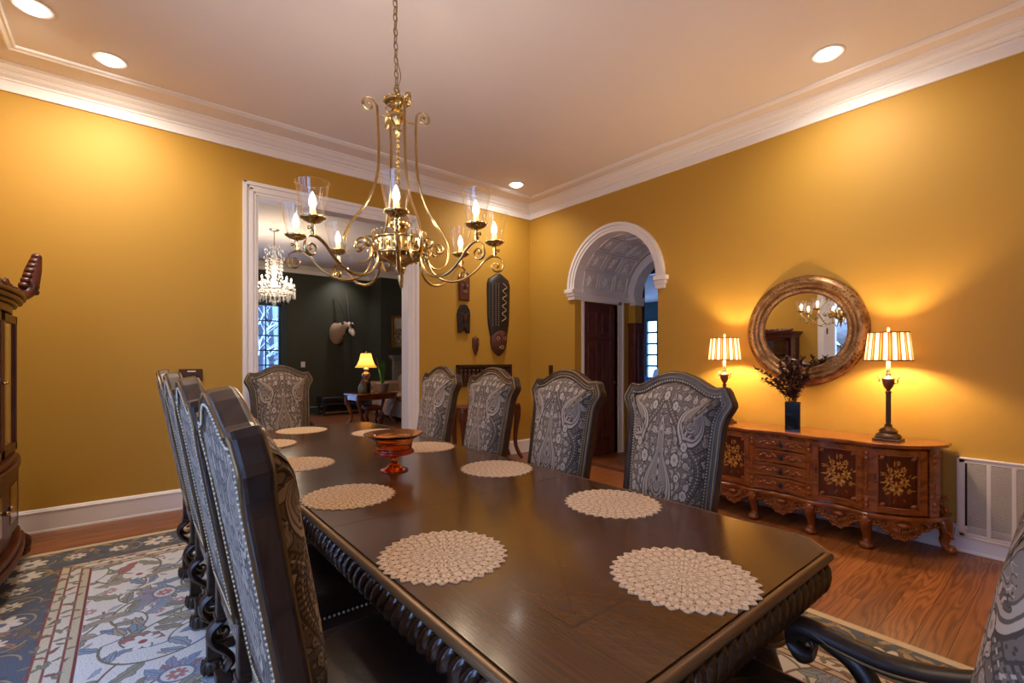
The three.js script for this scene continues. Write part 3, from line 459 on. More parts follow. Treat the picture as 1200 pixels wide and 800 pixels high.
// ---------------------------------------------------------------- the parlour shell
const PZ = -6.4, BX = 0.3, BZ = -5.7, WX0 = -3.35, WX1 = -1.72, PY1 = 2.5;
struct('wall_parlor_back', ext((() => { const s = shapeOf([[-5.5, 0], [2.6, 0], [2.6, HC], [-5.5, HC]]); s.holes.push(pathOf([[WX0, 0.12], [WX0, PY1], [WX1, PY1], [WX1, 0.12]])); return s; })(), 0.15).translate(0, 0, PZ - 0.15), M.green, 'dark green parlour wall carrying the antelope head', 'wall');
struct('wall_parlor_breast', span(BX, 2.6, 0, HC, PZ, BZ, 0), M.green, 'dark green chimney breast of the parlour', 'wall');
struct('wall_parlor_left', span(-5.6, -5.5, 0, HC, PZ - 0.15, -0.15, 0), M.green, 'dark green side wall of the parlour', 'wall');
struct('wall_parlor_right', [span(2.6, 2.7, 0, HC, PZ - 0.15, -0.15, 0), span(0.12, 2.7, 0, HC, -0.15, -0.05, 0)], M.green, 'dark green parlour wall beyond the fireplace', 'wall');
struct('wall_parlor_front', [span(-5.5, DX0 - 0.13, 0, HC, -0.17, -0.151, 0), span(DX1 + 0.13, 0.12, 0, HC, -0.17, -0.151, 0), span(DX0 - 0.13, DX1 + 0.13, DY + 0.13, HC, -0.17, -0.151, 0)], M.green, 'dark green parlour side of the doorway wall', 'wall');
struct('ceiling_parlor', span(-5.6, 2.7, HC, HC + 0.1, PZ - 0.15, -0.15, 0), M.ceiling, 'white ceiling of the parlour', 'ceiling');
struct('floor_parlor', uvBox(span(-5.6, 2.7, -0.06, 0, PZ - 0.15, -0.15, 0)), M.oaky, 'reddish oak floor of the parlour', 'floor');
struct('trim_12', [runX(CP, -5.5, BX, PZ, 1), runZ(CP, PZ, BZ, BX, -1), runX(CP, BX - 0.138, 2.6, BZ, 1), runZ(CP, PZ, -0.17, -5.5, 1), runX(CP, -5.5, 2.6, -0.17, -1), runZ(CP, BZ, -0.17, 2.6, -1)], M.white, 'white cornice of the dark green parlour', 'cornice');
struct('baseboard_parlor', [runX(BP, WX1 + 0.12, BX, PZ, 1), runZ(BP, PZ, BZ, BX, -1)], M.tealFrame, 'dark baseboard of the parlour', 'baseboard');
sash('window_2', 'tall parlour window with wintry trees behind its panes', WX1 - WX0, PY1 - 0.12, 6, 7, M.tealFrame, 0.05, (o) => { o.position.set((WX0 + WX1) / 2, 0.12, PZ - 0.06); });
struct('trim_13', [span(WX1, WX1 + 0.11, 0, PY1 + 0.2, PZ, PZ + 0.025), span(WX0 - 0.11, WX0, 0, PY1 + 0.2, PZ, PZ + 0.025), span(WX0 - 0.11, WX1 + 0.11, PY1, PY1 + 0.13, PZ, PZ + 0.025), span(WX0 - 0.14, WX1 + 0.14, PY1 + 0.13, PY1 + 0.18, PZ, PZ + 0.05)], M.tealFrame, 'dark casing of the tall parlour window', 'window casing');

// ---------------------------------------------------------------- rug and dining table
const TX = -3.335, TZ = 2.8, TH = 0.77, TW = 0.545, TL = 1.7;
{
  const r = thing('area_rug', 'large oriental rug with ivory vine field and slate blossom border under the dining table', 'rug', [TX, 0, TZ]);
  const w = 3.41, l = 4.46, g = plain(new THREE.BoxGeometry(w - 0.02, 0.009, l - 0.02)), p = g.attributes.position, uv = g.attributes.uv;
  for (let i = 0; i < p.count; i++) uv.setXY(i, p.getX(i) / w + 0.5, 0.5 - p.getZ(i) / l);
  mesh('pile', g.translate(0, 0.0052, 0), M.rug, r);
  mesh('bound_edge', [box(w, 0.008, 0.024, 0, 0.0045, l / 2 - 0.006, 0.003), box(w, 0.008, 0.024, 0, 0.0045, -l / 2 + 0.006, 0.003), box(0.024, 0.008, l, w / 2 - 0.006, 0.0045, 0, 0.003), box(0.024, 0.008, l, -w / 2 + 0.006, 0.0045, 0, 0.003)], M.rugEdge, r);
}
const RUG = 0.0098;
{
  const t = thing('dining_table', 'long dark polished dining table with gadrooned edge and clipped corners', 'table', [TX, RUG, TZ]);
  const top = TH - RUG, ch = 0.078, W = TW, L = TL, B = 0.016;
  const ring = (o) => [[-W + o + ch, -L + o], [W - o - ch, -L + o], [W - o, -L + o + ch], [W - o, L - o - ch], [W - o - ch, L - o], [-W + o + ch, L - o], [-W + o, L - o - ch], [-W + o, -L + o + ch]];
  const cut = (z0, z1) => ring(B).reduce((out, p, i, R) => {            // the part of the outline between two seams
    const q = R[(i + 1) % R.length], inside = (a) => a[1] >= z0 - 1e-9 && a[1] <= z1 + 1e-9;
    if (inside(p)) out.push(p);
    const hits = [z0, z1].filter((z) => (p[1] - z) * (q[1] - z) < 0).map((z) => [p[0] + (q[0] - p[0]) * (z - p[1]) / (q[1] - p[1]), z]);
    hits.sort((a, b) => Math.hypot(a[0] - p[0], a[1] - p[1]) - Math.hypot(b[0] - p[0], b[1] - p[1])); out.push(...hits); return out;
  }, []);
  const seams = [-L, -0.64, 0, 0.645, L];
  for (let i = 0; i < 4; i++) {
    const g = plain(ext(shapeOf(cut(seams[i] + 0.0011, seams[i + 1] - 0.0011).map(([x, z]) => [x, -z])), 0.02).rotateX(-PI / 2).translate(0, top - 0.02, 0)), p = g.attributes.position, uv = g.attributes.uv;
    for (let k = 0; k < p.count; k++) uv.setXY(k, p.getX(k) / (2 * W) + 0.5, 0.5 - p.getZ(k) / (2 * L));
    mesh('tabletop_leaf', g, M.tabletop, t);
  }
  mesh('underframe', [ext(shapeOf(ring(0.03).map(([x, z]) => [x, -z])), 0.016).rotateX(-PI / 2).translate(0, top - 0.038, 0), ext((() => { const s = shapeOf(ring(0.075).map(([x, z]) => [x, -z])); s.holes.push(pathOf(ring(0.105).map(([x, z]) => [x, -z]).reverse())); return s; })(), 0.1).rotateX(-PI / 2).translate(0, top - 0.14, 0)], M.frame, t);
  const sweepRing = (o, y, r) => { const R = ring(o), gs = []; R.forEach((p, i) => { const q = R[(i + 1) % R.length]; gs.push(tube([V(p[0], y, p[1]), V(q[0], y, q[1])], r, { k: 10 }), ball(r, p[0], y, p[1], 10, 8)); }); return gs; };
  mesh('edge_moulding', sweepRing(0.006, top - 0.0125, 0.0125), M.tableBead, t);
  mesh('edge_fillet', sweepRing(0.022, top - 0.032, 0.01), M.tableEdge, t);
  // slanting lobes carved round the rim
  const R = ring(0.016), lobes = [], step = 0.041;
  R.forEach((p, i) => { const q = R[(i + 1) % R.length], l = Math.hypot(q[0] - p[0], q[1] - p[1]), n = Math.max(2, Math.round(l / step)), a = Math.atan2(q[1] - p[1], q[0] - p[0]); for (let k = 0; k < n; k++) { const s = (k + 0.5) / n; lobes.push(new THREE.SphereGeometry(1, 8, 7).scale(0.0205, 0.047, 0.026).rotateZ(0.6).rotateY(-a).translate(p[0] + (q[0] - p[0]) * s, top - 0.066, p[1] + (q[1] - p[1]) * s)); } });
  mesh('gadroon_border', lobes, M.tableEdge, t);
  mesh('lower_moulding', sweepRing(0.045, top - 0.104, 0.009), M.tableEdge, t);
  // turned legs at the corners and two in the middle
  const prof = [[0.05, 0], [0.062, 0.02], [0.062, 0.05], [0.045, 0.07], [0.03, 0.09], [0.034, 0.11], [0.06, 0.17], [0.075, 0.24], [0.078, 0.30], [0.068, 0.36], [0.045, 0.43], [0.04, 0.46], [0.064, 0.475], [0.068, 0.487], [0.06, 0.5], [0.05, 0.51], [0.062, 0.54], [0.07, 0.57], [0.072, 0.66]];
  for (const [x, z] of [[-0.42, 1.53], [0.42, 1.53], [-0.42, -1.53], [0.42, -1.53], [-0.40, -0.012], [0.40, -0.012]]) {
    const g = mesh('leg', lathe(prof, 20).translate(x, 0, z), M.frame, t);
    mesh('ring', [new THREE.TorusGeometry(0.066, 0.008, 6, 24).rotateX(PI / 2).translate(x, 0.483, z)], M.tableBead, g);
    mesh('leaf_carving', Array.from({ length: 8 }, (_, k) => lump(0.012, 0.09, 0.016, 0.072, 0.27, 0).rotateY(k * PI / 4).translate(x, 0, z)), M.frame, g);
  }
}
// crocheted doilies
{
  const R = 0.175, n = 32, s = new THREE.Shape();
  for (let i = 0; i <= n * 6; i++) { const a = i / (n * 6) * 2 * PI, ph = (i % 6) / 6, r = R - 0.016 * Math.pow(Math.abs(ph - 0.5) * 2, 1.3); i ? s.lineTo(Math.cos(a) * r, Math.sin(a) * r) : s.moveTo(Math.cos(a) * r, Math.sin(a) * r); }
  const hole = (r, a, l, w) => { const h = new THREE.Path(); for (let k = 0; k < 6; k++) { const q = -k * PI / 3, x = r + Math.cos(q) * l, y = Math.sin(q) * w; const X = x * Math.cos(a) - y * Math.sin(a), Y = x * Math.sin(a) + y * Math.cos(a); k ? h.lineTo(X, Y) : h.moveTo(X, Y); } h.closePath(); s.holes.push(h); };
  for (let k = 0; k < 32; k++) { hole(0.158, (k + 0.5) / 32 * 2 * PI, 0.0042, 0.0028); hole(0.146, k / 32 * 2 * PI, 0.0035, 0.0026); }
  for (const [r, m, l, w] of [[0.132, 28, 0.004, 0.0032], [0.118, 28, 0.0035, 0.003], [0.103, 24, 0.0042, 0.0026], [0.088, 20, 0.004, 0.003], [0.071, 18, 0.0045, 0.0024], [0.056, 14, 0.004, 0.003], [0.04, 12, 0.0042, 0.0024], [0.024, 8, 0.004, 0.0026]]) for (let k = 0; k < m; k++) hole(r, (k + (m % 8 ? 0 : 0.5)) / m * 2 * PI, l, w);
  const g = plain(ext(s, 0.0024).rotateX(-PI / 2)), p = g.attributes.position, uv = g.attributes.uv;
  for (let i = 0; i < p.count; i++) uv.setXY(i, p.getX(i) / 0.36 + 0.5, p.getZ(i) / 0.36 + 0.5);
  const put = (x, z, label, turn) => { const m = shared('doily', g, M.doily, scene); m.name = numbered('crocheted_doily'); m.position.set(x, TH + 0.0003, z); m.rotation.y = turn; tag(m, label, 'doily', 'crocheted doilies laid along the dining table'); };
  const ord = ['first', 'second', 'third', 'fourth'];
  [1.74, 2.445, 3.145, 3.842].forEach((z, i) => {
    put(-3.70, z, `cream crocheted doily on the china cabinet side of the table, ${ord[i]} from the parlour doorway`, i * 0.7);
    put(-2.985, z, `cream crocheted doily on the sideboard side of the table, ${ord[i]} from the parlour doorway`, i * 0.9 + 0.3);
  });
  put(-3.37, 1.295, 'cream crocheted doily at the table head before the parlour doorway', 0.2);
  put(-3.315, 4.32, 'cream crocheted doily at the table head before the armchair away from the parlour', 0.5);
}
// amber glass compote
{
  const b = thing('glass_compote', 'footed amber glass bowl with a wide flared rim on the table', 'bowl', [-3.385, TH + 0.0006, 2.868]);
  mesh('bowl', lathe([[0.0, 0.077], [0.05, 0.077], [0.086, 0.081], [0.095, 0.086], [0.092, 0.094], [0.085, 0.098], [0.083, 0.11], [0.088, 0.135], [0.1, 0.153], [0.137, 0.172], [0.139, 0.175], [0.135, 0.176], [0.097, 0.158], [0.083, 0.138], [0.077, 0.11], [0.075, 0.1], [0.045, 0.09], [0, 0.088]], 28), M.amber, b);
  mesh('foot', lathe([[0.0, 0], [0.064, 0], [0.067, 0.004], [0.06, 0.008], [0.035, 0.018], [0.02, 0.032], [0.014, 0.05], [0.02, 0.062], [0.03, 0.07], [0.05, 0.0768], [0, 0.0768]], 28), M.amber, b);
}

// ---------------------------------------------------------------- chairs
const half = [[0.205, 0], [0.212, 0.2], [0.219, 0.42], [0.224, 0.52], [0.234, 0.556], [0.252, 0.588], [0.26, 0.606], [0.257, 0.622], [0.245, 0.645], [0.236, 0.664], [0.226, 0.675], [0.212, 0.674], [0.19, 0.67], [0.165, 0.676], [0.13, 0.695], [0.09, 0.716], [0.045, 0.731]];
const backRing = [...half, [0, 0.735], ...half.slice().reverse().map(([x, y]) => [-x, y])];
function makeChair(arms) {
  const c = thing('dining_chair', '', 'chair', [0, 0, 0], 0, 'high-backed dining chairs round the table');
  const SH = 0.5, BZ_ = -0.275, tilt = -0.175;
  const lean = (g) => g.rotateX(tilt).translate(0, SH, BZ_);
  const inner = offsetPoly(backRing, 0.042);
  // back frame with its bronze beads
  const fs = shapeOf(backRing); fs.holes.push(pathOf(inner.slice().reverse()));
  const bf = mesh('back_frame', uvBox(lean(plain(ext(fs, 0.034, 0.008, 0.006).translate(0, 0, -0.017))), 2, true), M.frame, c);
  const beads = []; for (const [o, z, r] of [[0.003, 0.026, 0.0042], [0.003, -0.026, 0.0042], [0.022, 0.026, 0.0028]]) beads.push(lean(plain(tube(in3(offsetPoly(backRing, o), z), r, { closed: true, n: 110, k: 5 }))));
  mesh('bead', beads, M.bronze, bf);
  const setUV = (g) => { g = plain(g); const p = g.attributes.position, uv = g.attributes.uv; for (let i = 0; i < p.count; i++) uv.setXY(i, p.getX(i) / 0.46 + 0.5, (p.getY(i) + 0.02) / 0.74); return g; };
  const pillow = (th, z, side, o) => {                 // upholstery swelling out of the frame
    const R = offsetPoly(backRing, o), S = [1, 0.97, 0.92, 0.84, 0.72, 0.55, 0.34, 0.12], n = R.length, pos = [], idx = [];
    for (const s of S) for (const [x, y] of R) pos.push(x * s, 0.37 + (y - 0.37) * s, side * (z + th * Math.sqrt(1 - Math.pow(s, 4))));
    const mid = pos.length / 3; pos.push(0, 0.37, side * (z + th));
    for (let j = 0; j < S.length; j++) for (let i = 0; i < n; i++) { const a = j * n + i, b = j * n + (i + 1) % n, c2 = j < S.length - 1 ? a + n : mid, d = j < S.length - 1 ? b + n : mid; const q = side > 0 ? [a, b, c2] : [a, c2, b]; idx.push(...q); if (d !== mid) idx.push(...(side > 0 ? [b, d, c2] : [b, c2, d])); }
    const g = new THREE.BufferGeometry(); g.setAttribute('position', new THREE.Float32BufferAttribute(pos, 3)); g.setIndex(idx); g.computeVertexNormals(); return lean(setUV(g));
  };
  mesh('back_pad', pillow(0.088, 0.004, 1, 0.041), M.damask, c);
  mesh('back_panel', pillow(0.012, 0.018, -1, 0.02), M.damask, c);
  const nails = []; for (const [z, o] of [[0.0262, 0.0355], [-0.028, 0.024]]) for (const [x, y] of resample(offsetPoly(backRing, o), 0.0125)) nails.push(lean(plain(new THREE.SphereGeometry(0.0042, 6, 4).translate(x, y, z))));
  mesh('nailhead_trim', nails, M.nail, c);
  // seat
  mesh('seat', [box(0.5, 0.09, 0.5, 0, 0.475, 0.0, 0.035), lump(0.235, 0.03, 0.235, 0, 0.512, 0.0, 0, 16, 10)], M.leather, c);
  mesh('seat_rail', uvBox(merge([box(0.5, 0.05, 0.035, 0, 0.415, 0.245), box(0.035, 0.05, 0.47, 0.235, 0.415, 0), box(0.035, 0.05, 0.47, -0.235, 0.415, 0), box(0.42, 0.05, 0.035, 0, 0.415, -0.26)]), 2), M.frame, c);
  const sn = []; for (let i = 0; i < 30; i++) { const q = -0.225 + i * 0.0155; for (const s of [-1, 1]) sn.push(new THREE.SphereGeometry(0.005, 6, 4).translate(s * 0.252, 0.446, q)); sn.push(new THREE.SphereGeometry(0.005, 6, 4).translate(q, 0.446, 0.252)); }
  mesh('seat_nailhead_trim', sn, M.nail, c);
  mesh('back_skirt', setUV(box(0.39, 0.14, 0.02, 0, 0.46, -0.275)), M.damask, c);
  // scrolled legs on melon feet
  for (const [sx, z, dir] of [[-1, -0.275, -1], [1, -0.275, -1], [-1, 0.225, 1], [1, 0.225, 1]]) {
    const x = sx * 0.215, g = [];
    g.push(box(0.05, 0.19, 0.046, x, 0.425, z, 0.006), box(0.058, 0.016, 0.054, x, 0.515, z), box(0.06, 0.018, 0.056, x, 0.335, z));
    const sp = spiral(0, 0.28, 0.008, 0.036, -5.2, 1.2, 18).map(([a, y]) => [a * dir, y]);
    const s2 = spiral(0.006, 0.155, 0.034, 0.01, PI * 0.55, -PI * 0.9, 10).map(([a, y]) => [-a * dir, y]);
    const wide = (q) => q.translate(-x, 0, 0).scale(2, 1, 1).translate(x, 0, 0);
    g.push(wide(tube([...sp.map(([a, y]) => V(x, y, z + a))], [0.005, 0.008, 0.011, 0.012], { n: 36, k: 8 })));
    g.push(wide(tube([V(x, 0.33, z), V(x, 0.29, z + dir * 0.04), V(x, 0.245, z + dir * 0.034), V(x, 0.2, z - dir * 0.006), V(x, 0.165, z - dir * 0.026), V(x, 0.13, z - dir * 0.006)], [0.016, 0.0145, 0.0145, 0.0135, 0.013, 0.012], { n: 20, k: 8 })));
    g.push(wide(tube(s2.map(([a, y]) => V(x, y, z + a)), [0.012, 0.009, 0.005], { n: 16, k: 7 })));
    const lg = mesh('leg', uvBox(merge([...g, box(0.052, 0.066, 0.052, x, 0.095, z, 0.005)]), 3), M.frame, c);
    const foot = [lathe([[0.001, 0], [0.028, 0], [0.042, 0.014], [0.046, 0.03], [0.04, 0.047], [0.026, 0.06], [0.001, 0.062]], 16).translate(x, 0, z)];
    for (let k = 0; k < 12; k++) foot.push(lump(0.007, 0.026, 0.011, 0.042, 0.03, 0, 0, 5, 5).rotateY(k * PI / 6).translate(x, 0, z));
    mesh('foot', foot, M.frame, lg);
    mesh('gilt_line', [tube(sp.slice(6).map(([a, y]) => V(x + sx * 0.022, y, z + a * 1.1)), 0.0035, { n: 24, k: 5 }), tube([V(x + sx * 0.022, 0.24, z + dir * 0.046), V(x + sx * 0.02, 0.2, z + dir * 0.004), V(x + sx * 0.02, 0.165, z - dir * 0.014), V(x + sx * 0.02, 0.13, z + dir * 0.004)], 0.0035, { n: 10, k: 5 })], M.bronze, lg);
  }
  mesh('stretcher', uvBox(merge([...[-1, 1].map((s) => box(0.03, 0.034, 0.45, s * 0.215, 0.1, -0.025, 0.006)), tube([V(-0.2, 0.1, -0.02), V(-0.1, 0.11, -0.02), V(0, 0.1, -0.02), V(0.1, 0.11, -0.02), V(0.2, 0.1, -0.02)], [0.014, 0.02, 0.026, 0.02, 0.014], { n: 20, k: 8 }), tube([V(-0.2, 0.29, 0.225), V(-0.1, 0.275, 0.225), V(0, 0.29, 0.225), V(0.1, 0.275, 0.225), V(0.2, 0.29, 0.225)], 0.013, { n: 20, k: 8 })]), 2), M.frame, c);
  if (arms) for (const s of [-1, 1]) {
    const end = spiral(0, 0, 0.04, 0.008, PI * 0.5, PI * 0.5 - PI * 2.6, 22).map(([a, y]) => V(s * 0.292, 0.575 + y, 0.1 + a));
    const a = mesh('arm', [tube([V(s * 0.225, 0.73, -0.33), V(s * 0.245, 0.69, -0.27), V(s * 0.275, 0.63, -0.16), V(s * 0.29, 0.605, -0.06), V(s * 0.293, 0.61, 0.03), ...end], [0.022, 0.026, 0.028, 0.026, 0.023, 0.021, 0.018, 0.014, 0.008], { n: 64, k: 8 })], M.frame, c);
    mesh('arm_support', [tube([V(s * 0.292, 0.605, 0.06), V(s * 0.295, 0.575, -0.005), V(s * 0.29, 0.53, -0.035), V(s * 0.27, 0.48, 0.0), V(s * 0.245, 0.43, 0.06)], [0.02, 0.024, 0.026, 0.026, 0.028], { n: 24, k: 8 })], M.frame, a);
    mesh('gilt_line', [tube([V(s * 0.222, 0.715, -0.30), V(s * 0.225, 0.685, -0.27), V(s * 0.252, 0.625, -0.16), V(s * 0.266, 0.598, -0.06), V(s * 0.27, 0.602, 0.03), V(s * 0.275, 0.615, 0.1), V(s * 0.278, 0.575, 0.142)], 0.0045, { n: 40, k: 5 })], M.bronze, a);
  }
  return c;
}
{
  const ord = ['first', 'second', 'third', 'fourth'], zs = [1.78, 2.45, 3.125, 3.80], proto = makeChair(false);
  zs.forEach((z, i) => {
    const l = `high-backed damask dining chair on the china cabinet side, ${ord[i]} from the parlour doorway`, r = `high-backed damask dining chair on the sideboard side, ${ord[i]} from the parlour doorway`;
    if (i) copyOf(proto, [-3.81, RUG, z], PI / 2, l); else { proto.position.set(-3.81, RUG, z); proto.rotation.y = PI / 2; proto.userData.label = l; }
    copyOf(proto, [-2.86, RUG, z - 0.01], -PI / 2, r);
  });
  const arm = makeChair(true); arm.userData.label = 'damask armchair at the table head before the parlour doorway'; arm.position.set(-3.37, RUG, 1.02); arm.userData.group = 'armchairs at the heads of the table';
  copyOf(arm, [TX, RUG, 4.595], PI, 'damask armchair with scrolled arms at the table head away from the parlour');
}

// ---------------------------------------------------------------- chandelier over the table
function lampAt(parent, [x, y, z], color, intensity, radius = 1) { const l = new THREE.PointLight(color, intensity, 0, 2); l.position.set(x, y, z); l.castShadow = true; l.shadow.radius = radius; l.name = 'lamp_glow'; parent.add(l); return l; }
{
  const c = thing('chandelier', 'brass chandelier with eight candle lights in clear glass shades over the table', 'chandelier', [TX, 0, TZ]);
  const links = [], y0 = 2.60, step = 0.034; for (let i = 0; y0 + i * step < HC - 0.04; i++) links.push(new THREE.TorusGeometry(0.011, 0.0026, 5, 12).scale(1, 1.75, 1).rotateY(i % 2 ? PI / 2 : 0.2).translate(0, y0 + i * step, 0));
  mesh('chain', [...links, tube([V(0.004, 2.6, 0), V(0.02, 2.66, 0.006), V(-0.004, 2.8, -0.006), V(0.008, 3.0, 0.006), V(-0.006, 3.2, 0), V(0, HC - 0.03, 0)], 0.0022, { n: 40, k: 5 })], M.brassDark, c);
  mesh('ceiling_canopy', lathe([[0.001, HC - 0.05], [0.02, HC - 0.05], [0.06, HC - 0.032], [0.065, HC - 0.018]], 20), M.brass, c);
  // top: ring, leaf dish, ball, fluted cup
  mesh('crown', [new THREE.TorusGeometry(0.014, 0.004, 6, 14).translate(0, 2.59, 0), lathe([[0.004, 2.575], [0.012, 2.565], [0.02, 2.555], [0.05, 2.55], [0.066, 2.535], [0.06, 2.53], [0.02, 2.53], [0.012, 2.515], [0.014, 2.5], [0.03, 2.485], [0.04, 2.462], [0.034, 2.44], [0.018, 2.425], [0.012, 2.41], [0.024, 2.4], [0.02, 2.385], [0.01, 2.375]], 20), ...Array.from({ length: 10 }, (_, k) => lump(0.014, 0.006, 0.01, 0.06, 2.54, 0, 0, 6, 5).rotateY(k * PI / 5)), ...[0, 1, 2].map((k) => tube(in3(spiral(0.045, 2.5, 0.03, 0.006, PI * 0.6, PI * 0.6 + 5, 12)), 0.004, { k: 5 }).rotateY(k * 2.1 + 0.6))], M.brass, c);
  // twisted stem
  const tw = []; for (let i = 0; i <= 60; i++) { const y = 2.38 - i * 0.0065; tw.push(new THREE.SphereGeometry(0.009 + 0.002 * Math.sin(i * 1.6), 7, 5).scale(1, 0.55, 1).translate(0, y, 0)); }
  mesh('stem', [...tw, tube([V(0, 2.4, 0), V(0, 1.66, 0)], 0.007, { k: 8 }), lathe([[0.008, 1.9], [0.03, 1.905], [0.05, 1.93], [0.053, 1.95], [0.045, 1.975], [0.02, 1.995], [0.01, 2.01]], 20)], M.brass, c);
  // pierced gallery round the hub
  const gal = [new THREE.TorusGeometry(0.128, 0.006, 6, 40).rotateX(PI / 2).translate(0, 1.865, 0), new THREE.TorusGeometry(0.132, 0.007, 6, 40).rotateX(PI / 2).translate(0, 1.79, 0), new THREE.CylinderGeometry(0.118, 0.118, 0.06, 32, 1, true).translate(0, 1.83, 0), lathe([[0.128, 1.79], [0.1, 1.765], [0.05, 1.75], [0.03, 1.735], [0.02, 1.72]], 24)];
  for (let k = 0; k < 28; k++) { const a = k / 28 * 2 * PI; gal.push(lump(0.009, 0.02, 0.006, 0.129, 1.828, 0, 0, 6, 5).rotateY(a), new THREE.ConeGeometry(0.007, 0.028, 5).translate(0.129, 1.882, 0).rotateY(a), ball(0.005, 0.129, 1.897, 0, 5, 4).rotateY(a), lump(0.006, 0.011, 0.005, 0.131, 1.774, 0, 0, 5, 4).rotateY(a)); }
  mesh('gallery', gal, M.brass, c);
  mesh('finial', lathe([[0.02, 1.735], [0.028, 1.72], [0.02, 1.7], [0.012, 1.69], [0.016, 1.68], [0.011, 1.66], [0.006, 1.645], [0.001, 1.63]], 14), M.brass, c);
  const toCam = Math.atan2(-(camera.position.z - TZ), camera.position.x - TX);       // one arm points to where the camera stood
  {                                       // it hangs a little out of true, its far side higher
    const th = 0.03, g = V(0.633 * 0.9 + 0.774 * 0.43, 0, -0.774 * 0.9 + 0.633 * 0.43).normalize();
    c.setRotationFromAxisAngle(new THREE.Vector3().crossVectors(g, V(0, 1, 0)).normalize(), th); c.position.addScaledVector(g, th * 2.4); c.position.y = 0.02;
  }
  // four suspension rods curling at both ends
  for (let k = 0; k < 4; k++) {
    const a = toCam + 0.35 + k * PI / 2;
    const pts = [...spiral(0.14, 2.485, 0.007, 0.04, PI - 8.2, PI, 22).map(([x, y]) => V(x, y, 0)), V(0.097, 2.43, 0), V(0.095, 2.3, 0), V(0.108, 2.15, 0), V(0.16, 2.02, 0), V(0.24, 1.91, 0), V(0.268, 1.83, 0), V(0.245, 1.76, 0), V(0.19, 1.735, 0), V(0.145, 1.765, 0), ...spiral(0.185, 1.82, 0.045, 0.008, PI * 1.05, PI * 1.05 - 6.5, 16).map(([x, y]) => V(x, y, 0))];
    mesh('suspension_rod', [tube(pts, 0.007, { n: 200, k: 6 }).rotateY(a), tube([V(0.1, 2.45, 0), V(0.03, 2.45, 0)], 0.004, { k: 5 }).rotateY(a)], M.brass, c);
  }
  // eight arms with their lights
  for (let k = 0; k < 8; k++) {
    const a = toCam - 0.03 + k * PI / 4;
    const R = 0.475, arm = mesh('arm', [
      tube([...spiral(0.19, 1.82, 0.006, 0.036, PI - 6.8, PI + 0.2, 16).map(([x, y]) => V(x, y, 0)), V(0.14, 1.76, 0), V(0.165, 1.70, 0), V(0.23, 1.665, 0), V(0.31, 1.675, 0), V(0.38, 1.725, 0), V(0.425, 1.775, 0), V(0.47, 1.797, 0), V(0.508, 1.782, 0), V(0.517, 1.745, 0), ...spiral(0.484, 1.745, 0.033, 0.007, 0, -7.2, 18).map(([x, y]) => V(x, y, 0)).slice(1)], 0.0074, { n: 150, k: 6 }).rotateY(a),
      lathe([[0.012, 1.793], [0.008, 1.803], [0.014, 1.812], [0.007, 1.82], [0.012, 1.83], [0.007, 1.838], [0.01, 1.848], [0.024, 1.855]], 12).translate(R, 0, 0).rotateY(a), ball(0.008, R + 0.02, 1.826, 0, 6, 5).rotateY(a), tube([V(R, 1.826, 0), V(R + 0.02, 1.826, 0)], 0.003, { k: 5 }).rotateY(a)], M.brass, c);
    const x = R * Math.cos(a), z = -R * Math.sin(a);
    mesh('drip_pan', [lathe([[0.012, 1.85], [0.03, 1.853], [0.046, 1.864], [0.05, 1.871], [0.046, 1.873], [0.03, 1.866], [0.01, 1.864]], 22).translate(x, 0, z), ...Array.from({ length: 12 }, (_, j) => ball(0.004, 0.049, 1.871, 0, 5, 4).rotateY(j * PI / 6).translate(x, 0, z))], M.brass, arm);
    mesh('glass_shade', merge([lathe([[0.0405, 1.871], [0.042, 1.89], [0.055, 1.955], [0.0665, 2.012]], 28), new THREE.TorusGeometry(0.0665, 0.0018, 6, 32).rotateX(PI / 2).translate(0, 2.012, 0)]).translate(x, 0, z), M.clear, arm);
    mesh('candle_sleeve', lathe([[0.001, 1.864], [0.015, 1.864], [0.015, 1.88], [0.012, 1.882], [0.012, 1.906], [0.001, 1.906]], 12).translate(x, 0, z), M.candle, arm);
    mesh('bulb', lathe([[0.001, 1.906], [0.008, 1.908], [0.0155, 1.926], [0.0145, 1.942], [0.008, 1.962], [0.001, 1.976]], 12).translate(x, 0, z), M.bulb, arm);
    lampAt(c, [x, 1.935, z], WARM, POWER.chandelier, 0.7);
  }
}
// ---------------------------------------------------------------- recessed ceiling lights
function downlight(x, z, aim, label, power = POWER.can) {
  const o = thing('recessed_light', label, 'ceiling light', [x, HC, z], 0, 'recessed lights in the dining room ceiling');
  mesh('trim_ring', lathe([[0.072, 0], [0.1, 0], [0.1, -0.004], [0.094, -0.007], [0.078, -0.006], [0.074, -0.001]], 32), M.white, o);
  const lens = mesh('bulb', lathe([[0.001, -0.036], [0.035, -0.032], [0.058, -0.02], [0.071, 0]], 24), M.lens, o);
  const l = new THREE.SpotLight(CAN, power, 0, 1.45, 1, 2); l.position.set(x, HC - 0.042, z); l.target.position.set(...aim); l.castShadow = true; l.shadow.radius = 3; l.name = 'downlight'; scene.add(l); scene.add(l.target); return lens;
}
downlight(-0.743, 0.598, [-0.62, 2.0, 0.1], 'lit recessed ceiling light in the corner by the carved masks');
downlight(-0.638, 3.815, [-0.12, 2.0, 3.83], 'lit recessed ceiling light above the round mirror');
downlight(-4.457, 0.611, [-4.4, 2.0, 0.1], 'lit recessed ceiling light between parlour doorway and cabinet corner');
downlight(-4.80, 0.971, [-4.9, 2.0, 0.3], 'lit recessed ceiling light in the corner above the china cabinet');
